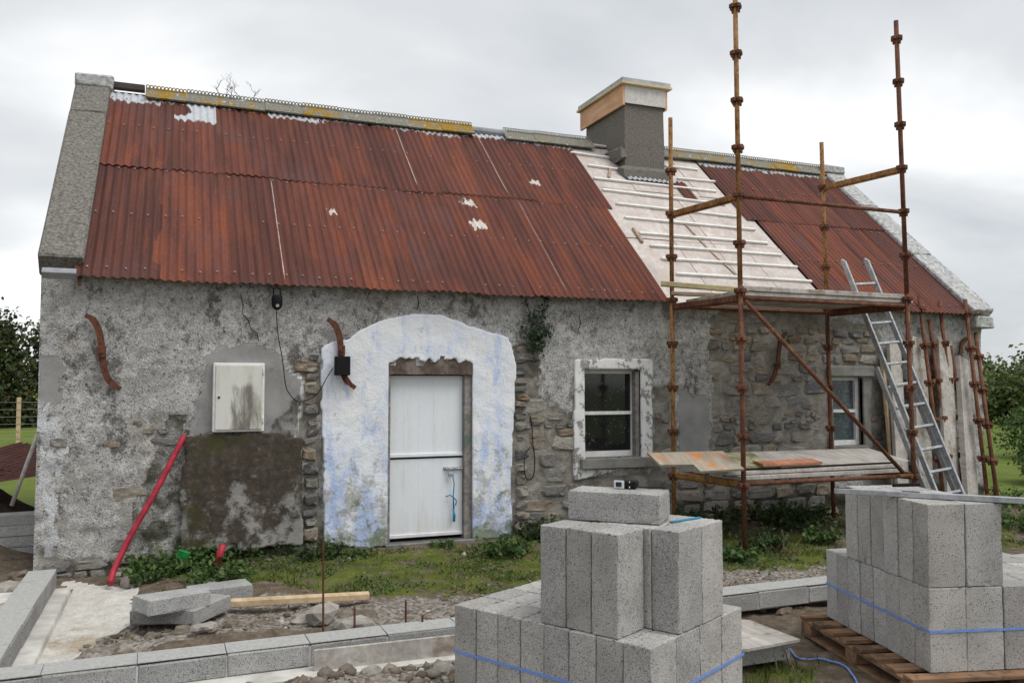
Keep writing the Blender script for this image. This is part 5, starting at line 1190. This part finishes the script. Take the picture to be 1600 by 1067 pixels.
# ------------------------------------------------------------------ beyond the cottage
# left: block pile, shovel, old sheets, fence, tree
for r_ in range(4):
    for c_ in range(2):
        g = P(24, 880, Z=.05); o = MB().box(-.22, .22, -.1, .1, 0, .098, .006, None, .003).build('piled_block', M_block_old); o.location = (g[0] - .12 - .45 * c_ + .02 * r_, g[1] + .35, .05 + .1 * r_ + .0); o.rotation_euler = (0, 0, .06)
        tag(o, f"{['bottom', 'second', 'third', 'top'][r_]} course block, {['gable', 'field'][c_]} side of the small pile beyond the gable corner", 'concrete block', 'blocks piled beyond the left corner')
a = Vector(P(18, 790, Y=9.0)); a.z = max(a.z, .3); b = Vector(P(62, 670, Y=9.1)); tag(MB().tube([a, b], .018, 8).build('shovel_handle', M_grey_wood, None, True), 'wooden tool handle stuck in the soil heap', 'tool handle')
for i in range(5):
    p = P(25, 735 + 5 * i, Y=10.0); V_ = sheet(.7, 1.6, 300 + i, M_rust_dark); o = link('old_sheet', V_); o.location = (-2.35 + .05 * i, 9.6 + .12 * i, .72 + .035 * i); o.rotation_euler = (.06, .05 + .02 * i, -.9 + .15 * i); tag(o, f'{ORD[i]} rusted corrugated sheet from the bottom of the soil heap pile', 'metal sheet', 'old sheets on the soil heap')
fn = empty('wire_fence', (-8, 27, 0), 'wire fence with timber posts across the field', 'fence')
for i in range(8): MB().box(-9 + 2.6 * i, -8.9 + 2.6 * i, -.05, .05, gz(-17 + 2.6 * i, 27) - .1, 1.28, .008).build('post', M_pale_wood, fn)
for k in range(6): MB().tube([(-9, -.06, .15 + .2 * k), (9.2, -.06, .15 + .2 * k)], .006, 4).build('wire', M_mesh_wire, fn)
def tree(x, y, h, rad, mat, label, seed, n=7000, leaf=.13, grp='trees beyond the field', trunk=.12, squash=.85, low=.25, cat='tree', name='tree'):
    r = np.random.default_rng(seed); root = empty(name, (x, y, gz(x, y)), label, cat, grp); m = MB()
    m.tube([(0, 0, -.1), (.05, 0, h * .3), (0, .05, h * .6)], [trunk, trunk * .8, trunk * .4], 8); cl = []
    for i in range(16):
        a = r.uniform(0, 6.28); e = r.uniform(low, .95); q = rad * math.sqrt(max(.05, 1 - ((e - .5) / .55) ** 2)) * r.uniform(.35, .85); c = np.array([q * math.cos(a), q * math.sin(a) * squash, e * h]); cl.append((c, rad * r.uniform(.28, .5)))
        m.tube([(0, 0, h * r.uniform(.15, .45)), tuple(c * .55 + np.array([0, 0, h * .15])), tuple(c)], [trunk * .4, trunk * .25, trunk * .08], 5)
    m.build('trunk', M_bark, root); pts = []; nr = []
    for c, s in cl:
        k = int(n / 16); d = r.normal(size=(k, 3)); d /= np.linalg.norm(d, axis=1)[:, None]; q = r.random((k, 1)) ** .4; pp_ = c + d * q * s * (1, 1, .8) + r.normal(size=(k, 3)) * .08 * rad; pts.append(pp_); nr.append(d)
    pts = np.concatenate(pts); nr = np.concatenate(nr); ok = pts[:, 2] > .05; V, T = leaves(pts[ok], nr[ok] + (0, 0, .4), leaf, r); link('crown', arr_mesh('crown', V, T, mat, False), root)
tree(-5.9, 38, 4.1, 2.3, M_tree_d, 'dark rounded tree at the field edge left of the cottage', 1, 14000, low=.05)
tree(-9.5, 41, 4.2, 2.6, M_tree_d, 'darker tree further left at the field edge', 2, 9000, low=.05)
tree(-3.6, 52, 3.6, 2.2, M_tree_l, 'lower tree farther back at the field edge', 3)
hx = [(33, 24, 2.1, 3.2, 'bushy tree in the hedge right of the cottage'), (40, 28, 2.5, 3.4, 'second bushy tree in the far hedge'), (28, 25.5, 1.9, 2.6, 'hedge tree just behind the right gable'), (48, 32, 2.9, 3.6, 'far hedge tree at the right edge'), (37, 31, 2.6, 3, 'hedge tree behind the others')]
for i, (x, y, h, rd, lb) in enumerate(hx): tree(x, y, h, rd, M_tree_l, lb, 20 + i, 6000, .16, 'hedge trees right of the cottage', low=.1)
for i, (x, y, h, rd, lb) in enumerate([(13.2, 9.3, .75, .8, 'near bramble bush beyond the right gable corner'), (14.8, 9.6, .8, 1.0, 'second bramble bush beyond the gable'), (17.5, 12.5, .9, 1.2, 'rough bush in the meadow right of the cottage'), (13.0, 8.2, .55, .6, 'low bramble beside the leaning tubes'), (21, 14.5, 1.0, 1.3, 'rough bush farther back in the meadow')]):
    tree(x, y, h, rd, M_tree_l if i % 2 else M_weed, lb, 50 + i, 5000, .06, 'bushes right of the cottage', .03, low=.08, cat='bush', name='bush')
